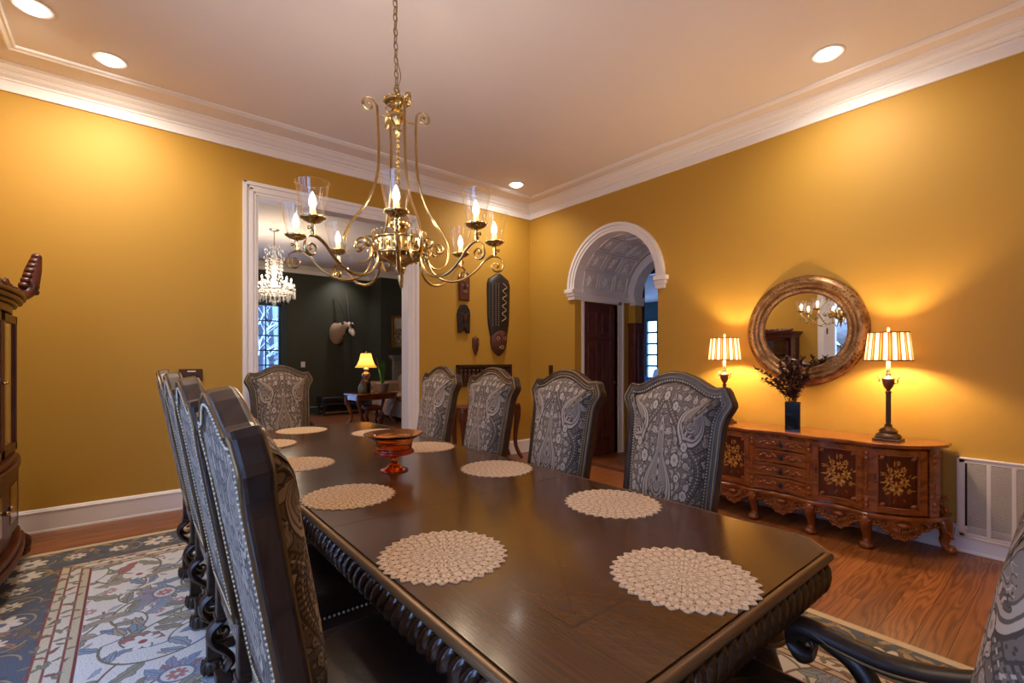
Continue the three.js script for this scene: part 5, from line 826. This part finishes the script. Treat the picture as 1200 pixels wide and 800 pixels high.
// ---------------------------------------------------------------- china cabinet by the garden doors
{
  const o = thing('china_cabinet', 'tall carved mahogany china cabinet with glass doors in the corner', 'cabinet', [XW + 0.025, RUG, 1.1], PI / 2);
  // own axes: x along the wall, z out into the room
  const W = 0.49, D = 0.385, bow = (x, k) => D + k - 0.05 * Math.pow(Math.abs(x) / W, 2);
  const plan = (g) => { const p = []; for (let i = 0; i <= 20; i++) { const x = -(W + g) + 2 * (W + g) * i / 20; p.push([x, -bow(x * W / (W + g), g)]); } return shapeOf([[-(W + g), 0], ...p, [W + g, 0]]); };
  const slab = (g, y0, y1, b = 0.006) => ext(plan(g), y1 - y0 - 2 * b, b, b * 0.8).rotateX(-PI / 2).translate(0, y0 + b, 0);
  mesh('plinth', uvBox(slab(0.045, 0.135, 0.175, 0.012), 1.5), M.walnut, o);
  const feet = []; for (const s of [-1, 1]) { feet.push(tube([V(s * 0.47, 0.14, 0.35), V(s * 0.52, 0.1, 0.39), V(s * 0.51, 0.06, 0.38), V(s * 0.53, 0.033, 0.4)], [0.05, 0.05, 0.04, 0.03], { n: 14, k: 8 }), tube([V(s * 0.47, 0.14, 0.06), V(s * 0.51, 0.08, 0.06), V(s * 0.51, -RUG, 0.06)], [0.05, 0.045, 0.034], { n: 12, k: 8 })); for (let k = 0; k < 10; k++) feet.push(lump(0.022, 0.016, 0.02, s * (0.5 - k * 0.045), 0.11 - 0.03 * Math.sin(k * 0.6), 0.37 + 0.012 * Math.cos(k), k, 6, 5)); }
  for (const s of [-1, 1]) mesh('foot', feet.splice(0, 12), M.walnut, o);
  mesh('carved_skirt', [...Array.from({ length: 24 }, (_, k) => lump(0.026, 0.02, 0.018, -0.44 + k * 0.038, 0.115 + 0.012 * Math.sin(k * 1.7), bow(-0.44 + k * 0.038, 0.02), k * 0.7, 6, 5)), slab(0.02, 0.11, 0.14, 0.004)], M.walnut, o);
  mesh('base_moulding', uvBox(slab(0.03, 0.175, 0.215, 0.012), 1.5), M.walnut, o);
  mesh('lower_case', uvBox(slab(0.0, 0.215, 0.64, 0.002), 1.5, true), M.walnut, o);
  mesh('waist_moulding', uvBox(merge([slab(0.03, 0.64, 0.68, 0.01), slab(0.012, 0.68, 0.715, 0.008)]), 1.5), M.walnut, o);
  for (const s of [-1, 1]) { const d = mesh('lower_door', uvBox(ext(shapeOf([[s * 0.03, 0.25], [s * 0.42, 0.25], [s * 0.42, 0.6], [s * 0.03, 0.6]]), 0.012, 0.006).translate(0, 0, D - 0.022), 1.5, true), M.walnut, o); mesh('knob', ball(0.014, s * 0.06, 0.43, D + 0.012), M.brass, d); mesh('marquetry', box(0.2, 0.22, 0.004, s * 0.22, 0.43, D + 0.0, 0.001), M.marquetry, d); }
  // glazed upper part
  mesh('upper_back', uvBox(span(-W + 0.02, W - 0.02, 0.715, 1.56, 0, 0.018), 1.5), M.walnut, o);
  for (const s of [-1, 1]) { mesh('corner_column', [tube([V(s * (W - 0.035), 0.715, bow(W, -0.03)), V(s * (W - 0.035), 1.56, bow(W, -0.03))], 0.022, { k: 10 }), ...[0.74, 0.76, 1.51, 1.53].map((y) => new THREE.TorusGeometry(0.024, 0.006, 5, 14).rotateX(PI / 2).translate(s * (W - 0.035), y, bow(W, -0.03)))], M.walnut, o); mesh('side_pane', span(s * (W - 0.03) - 0.002, s * (W - 0.03) + 0.002, 0.72, 1.55, 0.02, bow(W, -0.06), 0), M.pane, o); mesh('rear_post', span(s * W - 0.02 - s * 0.02, s * W + 0.02 - s * 0.02, 0.715, 1.56, 0, 0.04), M.walnut, o); }
  for (const s of [-1, 1]) { const a = s * 0.01, b = s * 0.425, z = D - 0.035, d = mesh('glass_door', uvBox(merge([span(a, a + s * 0.04, 0.72, 1.55, z, z + 0.025), span(b - s * 0.04, b, 0.72, 1.55, z, z + 0.025), span(a, b, 0.72, 0.77, z, z + 0.025), span(a, b, 1.5, 1.55, z, z + 0.025)]), 1.5, true), M.walnut, o); mesh('door_pane', span(a, b, 0.77, 1.5, z + 0.01, z + 0.014, 0), M.pane, d); mesh('knob', ball(0.01, s * 0.03, 1.15, z + 0.034, 8, 6), M.brass, d); }
  for (const y of [1.0, 1.26]) mesh('shelf', span(-W + 0.05, W - 0.05, y, y + 0.014, 0.02, D - 0.07), M.walnut, o);
  mesh('cornice', uvBox(merge([slab(0.0, 1.555, 1.60, 0.006), slab(0.02, 1.60, 1.622, 0.008), slab(0.04, 1.622, 1.648, 0.01), slab(0.055, 1.648, 1.67, 0.008)]), 1.5), M.walnut, o);
  const crest = [];
  for (const s of [-1, 1]) {
    if (s > 0) {                          // tall carved ear at the corner by the doorway wall
      crest.push(tube([V(0.05, 1.685, 0.37), V(0.3, 1.68, 0.385), V(0.42, 1.69, 0.40), V(0.48, 1.75, 0.42), V(0.52, 1.86, 0.435), V(0.55, 1.965, 0.45)], [0.02, 0.024, 0.036, 0.05, 0.044, 0.026], { n: 30, k: 8 }));
      for (let k = 0; k < 7; k++) crest.push(lump(0.026, 0.02, 0.028, 0.435 + k * 0.017, 1.755 + k * 0.034, 0.40 + k * 0.008, 0.6, 6, 5), lump(0.016, 0.022, 0.02, 0.5 + k * 0.011, 1.72 + k * 0.036, 0.45, -0.4, 6, 5));
    } else crest.push(tube([V(-0.05, 1.685, 0.37), V(-0.3, 1.68, 0.385), V(-0.42, 1.685, 0.39), V(-0.49, 1.69, 0.39), V(-0.52, 1.715, 0.39)], [0.02, 0.024, 0.026, 0.03, 0.014], { n: 24, k: 8 }));
    for (let k = 0; k < 9; k++) crest.push(lump(0.028, 0.018, 0.024, s * (0.03 + k * 0.045), 1.695 + 0.008 * (k % 2), 0.38, k, 6, 5));
  }
  for (let k = -3; k <= 3; k++) crest.push(lump(0.014, 0.035, 0.018, k * 0.024, 1.71 - Math.abs(k) * 0.008, 0.385, -k * 0.25, 6, 5));
  mesh('crest', crest, M.walnut, o);
}
// ---------------------------------------------------------------- parlour furniture
{
  const c = thing('crystal_chandelier', 'crystal chandelier with hanging prisms in the dark green parlour', 'chandelier', [-2.52, 0, -3.42]);
  mesh('ceiling_canopy', [lathe([[0.001, HC - 0.03], [0.05, HC - 0.025], [0.075, HC - 0.008], [0.08, HC]], 18), tube([V(0, 3.05, 0), V(0, HC - 0.02, 0)], 0.008, { k: 6 })], M.silver, c);
  mesh('stem', lathe([[0.015, 3.12], [0.045, 3.08], [0.02, 3.0], [0.05, 2.92], [0.03, 2.85], [0.06, 2.78], [0.04, 2.7], [0.03, 2.55], [0.07, 2.48], [0.05, 2.4], [0.02, 2.3]], 14), M.crystal, c);
  const prism = plain(new THREE.CylinderGeometry(0.009, 0.006, 0.12, 5)), drop = plain(new THREE.SphereGeometry(0.012, 6, 5).scale(1, 1.6, 1));
  for (const [R, y, n, g] of [[0.31, 2.33, 28, prism], [0.22, 2.27, 20, prism]]) for (let k = 0; k < n; k++) shared('prism', g, M.crystal, c).position.set(R * Math.cos(k / n * 2 * PI), y + 0.02 * (k % 2), R * Math.sin(k / n * 2 * PI));
  const small = []; for (const [R, y, n] of [[0.31, 2.42, 32], [0.27, 2.46, 28], [0.22, 2.5, 24], [0.16, 2.54, 20], [0.12, 2.86, 14], [0.12, 2.8, 14], [0.12, 2.74, 14], [0.11, 2.68, 14], [0.2, 2.4, 24], [0.12, 2.34, 16], [0.07, 2.22, 10], [0.15, 2.92, 12], [0.1, 2.98, 12], [0.13, 3.05, 14], [0.08, 3.1, 10], [0.14, 3.02, 10], [0.12, 2.62, 14], [0.26, 2.37, 26], [0.3, 2.49, 20]]) for (let k = 0; k < n; k++) small.push(drop.clone().translate(R * Math.cos((k + y) / n * 2 * PI), y + 0.01 * (k % 3), R * Math.sin((k + y) / n * 2 * PI)));
  mesh('crystal_drops', small, M.crystal, c).userData.kind = 'stuff';
  mesh('ball_drop', ball(0.035, 0, 2.19, 0, 12, 10), M.crystal, c);
  mesh('hoop', [new THREE.TorusGeometry(0.31, 0.008, 5, 40).rotateX(PI / 2).translate(0, 2.4, 0), new THREE.TorusGeometry(0.22, 0.007, 5, 32).rotateX(PI / 2).translate(0, 2.34, 0), new THREE.TorusGeometry(0.12, 0.006, 5, 24).rotateX(PI / 2).translate(0, 2.9, 0)], M.silver, c);
  for (let k = 0; k < 8; k++) { const a = k * PI / 4 + 0.2, x = 0.25 * Math.cos(a), z = 0.25 * Math.sin(a), arm = mesh('arm', [tube([V(0.03, 2.44, 0), V(0.12, 2.4, 0), V(0.22, 2.44, 0), V(0.25, 2.5, 0)], 0.007, { n: 12, k: 6 }).rotateY(-a)], M.crystal, c); mesh('candle_sleeve', tube([V(x, 2.5, z), V(x, 2.56, z)], 0.011, { k: 8 }), M.cream, arm); mesh('bulb', lump(0.013, 0.028, 0.013, x, 2.588, z, 0, 8, 6), M.bulb, arm); if (k % 2) lampAt(c, [x, 2.588, z], WARM, POWER.parlor / 4, 1); }
}
{
  const h = thing('antelope_head', 'mounted antelope head with long straight horns on the dark green wall', 'mounted animal', [-0.52, 1.96, PZ + 0.004], 0);
  h.scale.set(0.85, 1, 0.8);
  // neck and head in one skin: lofted from the wall forward, the face turned towards the table side
  const secs = [[0, -0.07, 0.03, 0.20, 0.26], [0, -0.07, 0.08, 0.2, 0.26], [0.03, -0.03, 0.2, 0.165, 0.21], [0.08, 0.04, 0.32, 0.125, 0.155], [0.14, 0.085, 0.42, 0.1, 0.12], [0.19, 0.07, 0.5, 0.085, 0.105], [0.225, 0.01, 0.57, 0.065, 0.085], [0.25, -0.06, 0.63, 0.05, 0.06], [0.26, -0.1, 0.66, 0.042, 0.045], [0.265, -0.13, 0.675, 0.02, 0.02]];
  const loft = (S, n = 16) => { const pos = [], idx = []; S.forEach(([x, y, z, rx, ry], j) => { const q = S[Math.min(j + 1, S.length - 1)], p = S[Math.max(j - 1, 0)], d = V(q[0] - p[0], q[1] - p[1], q[2] - p[2]).normalize(), u = V(0, 1, 0).addScaledVector(d, -d.y).normalize(), r = new THREE.Vector3().crossVectors(u, d); for (let i = 0; i <= n; i++) { const a = i / n * 2 * PI; pos.push(x + r.x * Math.cos(a) * rx + u.x * Math.sin(a) * ry, y + r.y * Math.cos(a) * rx + u.y * Math.sin(a) * ry, z + r.z * Math.cos(a) * rx + u.z * Math.sin(a) * ry); } }); for (let j = 0; j < S.length - 1; j++) for (let i = 0; i < n; i++) { const a = j * (n + 1) + i, b = a + n + 1; idx.push(a, a + 1, b, b, a + 1, b + 1); } const g = new THREE.BufferGeometry(); g.setAttribute('position', new THREE.Float32BufferAttribute(pos, 3)); g.setIndex(idx); g.computeVertexNormals(); return g; };
  mesh('head_and_neck', loft(secs), M.fur, h);
  mesh('muzzle', [loft([[0.232, -0.02, 0.585, 0.06, 0.076], [0.247, -0.06, 0.628, 0.057, 0.068], [0.258, -0.1, 0.662, 0.05, 0.052], [0.266, -0.135, 0.684, 0.024, 0.022]])], M.furWhite, h);
  mesh('face_marking', [lump(0.06, 0.1, 0.06, 0.245, 0.06, 0.585, 0, 8, 6), lump(0.045, 0.09, 0.05, 0.13, 0.0, 0.56, -0.4), lump(0.02, 0.075, 0.03, 0.275, -0.005, 0.54, 0.3), lump(0.02, 0.014, 0.014, 0.265, -0.125, 0.688), tube([V(0.11, -0.11, 0.36), V(0.06, -0.19, 0.26), V(0.02, -0.27, 0.14)], 0.022, { n: 10, k: 6 })], M.furBlack, h);
  mesh('white_blaze', [lump(0.036, 0.07, 0.045, 0.18, 0.125, 0.55, -0.3), lump(0.036, 0.06, 0.04, 0.285, 0.12, 0.53, 0.3), lump(0.03, 0.06, 0.04, 0.185, -0.01, 0.60, -0.4)], M.furWhite, h);
  for (const s of [-1, 1]) { mesh('horn', tube([V(0.19 + s * 0.035, 0.17, 0.46), V(0.17 + s * 0.06, 0.4, 0.36), V(0.14 + s * 0.11, 0.66, 0.24), V(0.11 + s * 0.15, 0.9, 0.12)], [0.034, 0.028, 0.02, 0.008], { n: 20, k: 7 }), M.horn, h); mesh('ear', lump(0.07, 0.028, 0.02, 0.19 + s * 0.13, 0.15, 0.44, s * 0.25), s < 0 ? M.furBlack : M.furBlack, h); }
}
{
  const b = thing('leather_bench', 'low black leather bench with turned legs against the dark green wall', 'bench', [-0.5, 0, -6.08]);
  mesh('seat', [box(1.0, 0.13, 0.46, 0, 0.36, 0, 0.04)], M.blackLeather, b); mesh('seat_frame', [box(1.0, 0.05, 0.46, 0, 0.27, 0)], M.darkwoodPanel, b);
  for (const s of [-1, 1]) for (const z of [-0.19, 0.19]) mesh('leg', lathe([[0.02, 0], [0.026, 0.03], [0.018, 0.06], [0.026, 0.12], [0.018, 0.17], [0.03, 0.2], [0.03, 0.25]], 10).translate(s * 0.45, 0, z), M.darkwoodPanel, b);
  mesh('stretcher', [tube([V(-0.45, 0.07, 0.19), V(0.45, 0.07, 0.19)], 0.016, { k: 6 }), tube([V(-0.45, 0.07, -0.19), V(0.45, 0.07, -0.19)], 0.016, { k: 6 })], M.silver, b);
  const t = thing('side_table', 'reddish carved side table with cabriole legs in the parlour', 'side table', [-0.62, 0, -4.05], 0.15);
  mesh('top', uvBox(box(0.9, 0.03, 0.52, 0, 0.6, 0, 0.01), 1.5), M.carved, t); mesh('apron', uvBox(merge([box(0.82, 0.1, 0.02, 0, 0.54, 0.22), box(0.82, 0.1, 0.02, 0, 0.54, -0.22), box(0.02, 0.1, 0.44, 0.41, 0.54, 0), box(0.02, 0.1, 0.44, -0.41, 0.54, 0)]), 1.5), M.carved, t);
  for (const sx of [-1, 1]) for (const sz of [-1, 1]) mesh('leg', tube([V(sx * 0.4, 0.58, sz * 0.21), V(sx * 0.41, 0.45, sz * 0.22), V(sx * 0.34, 0.25, sz * 0.19), V(sx * 0.33, 0.1, sz * 0.18), V(sx * 0.4, 0.02, sz * 0.22)], [0.035, 0.04, 0.03, 0.026, 0.03], { n: 20, k: 8 }), M.carved, t);
  const s = thing('footstool', 'small reddish leather footstool under the parlour side table', 'stool', [-0.66, 0, -3.92]); mesh('cushion', box(0.34, 0.09, 0.3, 0, 0.33, 0, 0.03), M.lampRust, s); for (const sx of [-1, 1]) for (const sz of [-1, 1]) mesh('leg', tube([V(sx * 0.13, 0.3, sz * 0.11), V(sx * 0.16, 0.18, sz * 0.13), V(sx * 0.12, 0.08, sz * 0.1), V(sx * 0.15, 0.015, sz * 0.13)], [0.026, 0.03, 0.022, 0.022], { n: 14, k: 7 }), M.mahogany, s);
  const l = thing('parlor_lamp', 'lit lamp with an amber bell shade on the parlour side table', 'table lamp', [-0.70, 0.6152, -4.12]);
  mesh('base', lathe([[0.001, 0], [0.085, 0], [0.09, 0.02], [0.07, 0.035], [0.085, 0.1], [0.095, 0.17], [0.085, 0.21], [0.05, 0.23]], 16), M.maskDark, l); mesh('body', lathe([[0.05, 0.23], [0.03, 0.25], [0.06, 0.29], [0.085, 0.34], [0.08, 0.38], [0.04, 0.41], [0.025, 0.43], [0.05, 0.45], [0.06, 0.47], [0.02, 0.5]], 16), M.silver, l);
  mesh('lamp_shade', lathe([[0.215, 0.5], [0.17, 0.56], [0.125, 0.66], [0.1, 0.78]], 24), M.parlorShade, l); mesh('finial', [tube([V(0, 0.5, 0), V(0, 0.8, 0)], 0.004, { k: 5 }), ball(0.012, 0, 0.81, 0)], M.silver, l);
  mesh('bulb', lump(0.03, 0.045, 0.03, 0, 0.62, 0, 0, 8, 6), M.bulb, l); lampAt(l, [0, 0.62, 0], LAMP, POWER.parlor_lamp, 1.5);
  const j = thing('ginger_jar', 'small green lidded jar beside the parlour lamp', 'jar', [-0.84, 0.6152, -3.95]); mesh('body', lathe([[0.001, 0], [0.06, 0], [0.085, 0.06], [0.08, 0.13], [0.06, 0.17], [0.065, 0.18], [0.001, 0.181]], 14), M.celadon, j); mesh('lid', lathe([[0.05, 0.18], [0.045, 0.21], [0.02, 0.23], [0.03, 0.26], [0.001, 0.28]], 12), M.lampRust, j);
  const p = thing('potted_plant', 'potted green plant with upright strap leaves on the parlour side table', 'plant', [-0.44, 0.6152, -3.93]); mesh('pot', lathe([[0.001, 0], [0.085, 0], [0.1, 0.05], [0.13, 0.17], [0.14, 0.19], [0.12, 0.19], [0.11, 0.16], [0.001, 0.16]], 18), M.pot, p);
  for (let k = 0; k < 14; k++) { const a = k * 2.4, r = 0.03 + 0.09 * rnd(), hh = 0.34 + rnd() * 0.26; mesh('leaf', tube([V(Math.cos(a) * 0.02, 0.14, Math.sin(a) * 0.02), V(Math.cos(a) * r * 0.4, hh * 0.6 + 0.1, Math.sin(a) * r * 0.4), V(Math.cos(a) * r, hh + 0.1, Math.sin(a) * r)], [0.012, 0.022, 0.002], { n: 8, k: 4 }).scale(1, 1, 1), M.leaf, p); }
  const so = thing('sofa', 'tan upholstered sofa seen beyond the parlour side table', 'sofa', [0.30, 0, -4.45], -PI / 2);
  mesh('base', box(1.7, 0.36, 0.8, 0, 0.25, 0, 0.05), M.tan, so); mesh('backrest', [box(1.7, 0.5, 0.2, 0, 0.64, -0.32, 0.06), tube([V(-0.82, 0.86, -0.34), V(0.82, 0.86, -0.34)], 0.075, { k: 12 })], M.tan, so); for (const q of [-1, 1]) mesh('arm', [box(0.2, 0.4, 0.8, q * 0.85, 0.5, 0, 0.06), tube([V(q * 0.86, 0.68, -0.4), V(q * 0.86, 0.68, 0.4)], 0.1, { k: 12 })], M.tan, so); mesh('cushion', box(1.3, 0.14, 0.6, 0, 0.48, 0.08, 0.05), M.tan, so); for (const q of [-1, 1]) for (const z of [-1, 1]) mesh('leg', box(0.06, 0.08, 0.06, q * 0.75, 0.04, z * 0.32), M.maskDark, so);
  const f = thing('fireplace', 'grey stone fireplace surround with mantel shelf on the chimney breast', 'fireplace', [1.35, 0, BZ + 0.002]);
  mesh('jamb', span(-0.77, -0.45, 0, 1.05, 0, 0.12), M.stone, f); mesh('jamb', span(0.45, 0.77, 0, 1.05, 0, 0.12), M.stone, f); mesh('lintel', span(-0.77, 0.77, 1.05, 1.28, 0, 0.13), M.stone, f); mesh('mantel_shelf', [span(-0.83, 0.83, 1.28, 1.33, 0, 0.2), span(-0.86, 0.86, 1.33, 1.37, 0, 0.24)], M.stone, f); mesh('firebox', span(-0.45, 0.45, 0, 1.05, 0, 0.02), M.plateSlot, f);
  for (let k = 0; k < 5; k++) mesh('carving', lump(0.07, 0.09, 0.03, -0.61, 0.2 + k * 0.19, 0.12), M.stone, f);
  const pf = thing('framed_print', 'gilt framed print on the parlour chimney breast above the mantel', 'picture', [0.95, 1.945, BZ + 0.003]);
  mesh('picture_frame', [span(-0.38, -0.32, -0.39, 0.39, 0, 0.03), span(0.32, 0.38, -0.39, 0.39, 0, 0.03), span(-0.38, 0.38, 0.33, 0.39, 0, 0.03), span(-0.38, 0.38, -0.39, -0.33, 0, 0.03)], M.giltFrame, pf);
  { const g = new THREE.BoxGeometry(0.66, 0.68, 0.008).translate(0, 0, 0.006); mesh('print', g, M.print, pf); }
  const sw = thing('switch_plate', 'small white switch plate on the dark green parlour wall', 'switch', [-1.265, 1.155, PZ + 0.001]); mesh('plate', box(0.09, 0.13, 0.01, 0, 0, 0.005, 0.003), M.plateWhite, sw); mesh('rocker', box(0.03, 0.06, 0.006, 0, 0, 0.012, 0.002), M.plateWhite, sw);
  const dl = thing('recessed_light', 'recessed ceiling light above the mounted antelope head', 'ceiling light', [-0.45, HC, -5.95], 0); mesh('trim_ring', lathe([[0.07, 0], [0.1, 0], [0.1, -0.005], [0.075, -0.006], [0.07, 0]], 24), M.white, dl); mesh('bulb', lathe([[0.001, -0.01], [0.05, -0.008], [0.07, 0]], 18), M.lens, dl);
  const q = new THREE.SpotLight(CAN, 5, 0, 0.95, 1, 2); q.position.set(-0.45, HC - 0.02, -5.95); q.target.position.set(-0.45, 2.0, -6.3); q.castShadow = true; q.shadow.radius = 3; q.name = 'parlor_downlight'; scene.add(q, q.target);
}
// ---------------------------------------------------------------- room beyond the passage
{
  const c = thing('white_armchair', 'white upholstered chair in the teal room beyond the passage', 'chair', [5.6, 0, -1.95], -2.2);
  mesh('seat', box(0.7, 0.3, 0.7, 0, 0.32, 0, 0.06), M.whiteCloth, c); mesh('backrest', ext(shapeOf([[-0.36, 0], [0.36, 0], [0.38, 0.4], [0.25, 0.56], [0, 0.6], [-0.25, 0.56], [-0.38, 0.4]]), 0.1, 0.04).translate(0, 0.42, -0.4), M.whiteCloth, c); for (const s of [-1, 1]) mesh('arm', box(0.14, 0.3, 0.7, s * 0.38, 0.52, 0, 0.05), M.whiteCloth, c); for (const s of [-1, 1]) for (const z of [-1, 1]) mesh('leg', box(0.05, 0.18, 0.05, s * 0.28, 0.09, z * 0.28), M.maskDark, c);
  const p = tag(mesh('throw_pillow', [lump(0.2, 0.2, 0.08, 0, 0, 0, 0, 14, 10), box(0.3, 0.3, 0.06, 0, 0, 0, 0.03)], M.bluePillow, scene), 'bright blue throw pillow on the white chair beyond the passage', 'pillow'); p.position.set(5.55, 0.67, -1.92); p.rotation.set(0.2, -2.2, 0, 'YXZ');
  const k = thing('patterned_curtain', 'dark patterned curtain hanging at the edge of the teal room window', 'curtain', [5.9, 0, -2.66], 0); mesh('drape', Array.from({ length: 5 }, (_, i) => tube([V(0.02 * (i % 2), 0.05, -0.06 - i * 0.05), V(0.02 * ((i + 1) % 2), 1.1, -0.06 - i * 0.05), V(0.02, 2.05, -0.06 - i * 0.05)], [0.04, 0.036, 0.025], { n: 10, k: 7 })), M.maskDark, k); mesh('rod', tube([V(0.01, 2.07, 0.02), V(0.01, 2.07, -0.5)], 0.012, { k: 6 }), M.maskDark, k);
}
// ---------------------------------------------------------------- outdoors behind the windows
struct('ground', [span(-40, XW - 0.15, -0.4, -0.12, -40, 30, 0), span(XW - 0.15, 40, -0.4, -0.12, -40, PZ - 0.15, 0), span(6.65, 40, -0.4, -0.12, PZ - 0.15, 30, 0)], M.snow, 'snow covered ground outside the windows', 'ground');
struct('hillside', new THREE.SphereGeometry(1, 48, 24).scale(26, 8.5, 9).translate(-2, -1.5, -27), M.hill, 'pale wooded hillside behind the bare trees', 'hill');
{
  const o = thing('rock_bank', 'bank of snowy boulders outside the glazed garden doors', 'rocks', [-8.6, -0.12, 1.2]);
  for (let j = 0; j < 5; j++) for (let i = 0; i < 11; i++) { const g = new THREE.IcosahedronGeometry(0.42, 2), p = g.attributes.position, s = rnd() * 100; for (let k = 0; k < p.count; k++) { const v = V(p.getX(k), p.getY(k), p.getZ(k)), q = 1 + 0.3 * (noise(v.x * 3 + s, v.y * 3 + v.z * 2 + s, 997, 997, 3) - 0.5); p.setXYZ(k, v.x * q, v.y * q * 0.75, v.z * q * 1.3); } g.computeVertexNormals(); const m = mesh('boulder', g, (i + j) % 3 ? M.stone : M.snow, o); m.position.set(-j * 0.3 + rnd() * 0.15, 0.22 + j * 0.5, -5 + i * 0.95 + (j % 2) * 0.45); m.rotation.set(rnd(), rnd() * 6, rnd()); }
  for (let t = 0; t < 5; t++) {
    const tr = thing('bare_tree', 'bare winter tree outside the tall parlour window', 'tree', [-4.6 + t * 1.1 + rnd() * 0.3, -0.12, -9.4 - ((t * 2) % 5) * 2.1], 0, 'bare trees outside the parlour window');
    const H = 5 + rnd() * 2; mesh('trunk', tube([V(0, 0, 0), V(0.06, H * 0.4, 0.03), V(-0.04, H, 0)], [0.12, 0.08, 0.02], { n: 10, k: 7 }), M.bark, tr); const br = [];
    for (let k = 0; k < 46; k++) { const y = 0.6 + rnd() * (H - 0.8), a = rnd() * 6.3, l = 0.5 + rnd() * 0.7, x = Math.cos(a), z = Math.sin(a); br.push(tube([V(0, y, 0), V(x * l * 0.5, y + l * 0.35, z * l * 0.5), V(x * l, y + l * 0.55, z * l)], [0.03, 0.018, 0.005], { n: 5, k: 5 })); for (let q = 0; q < 3; q++) { const b = a + (rnd() - 0.5) * 2; br.push(tube([V(x * l * (0.4 + q * 0.15), y + l * 0.35, z * l * (0.4 + q * 0.15)), V(x * l * 0.6 + Math.cos(b) * 0.4, y + l * 0.5 + 0.25, z * l * 0.6 + Math.sin(b) * 0.4)], 0.007, { k: 4 })); } }
    mesh('branches', br, k2(t), tr);
  }
  function k2(t) { return t % 2 ? M.snow : M.bark; }
}
renderer.render(scene, camera);
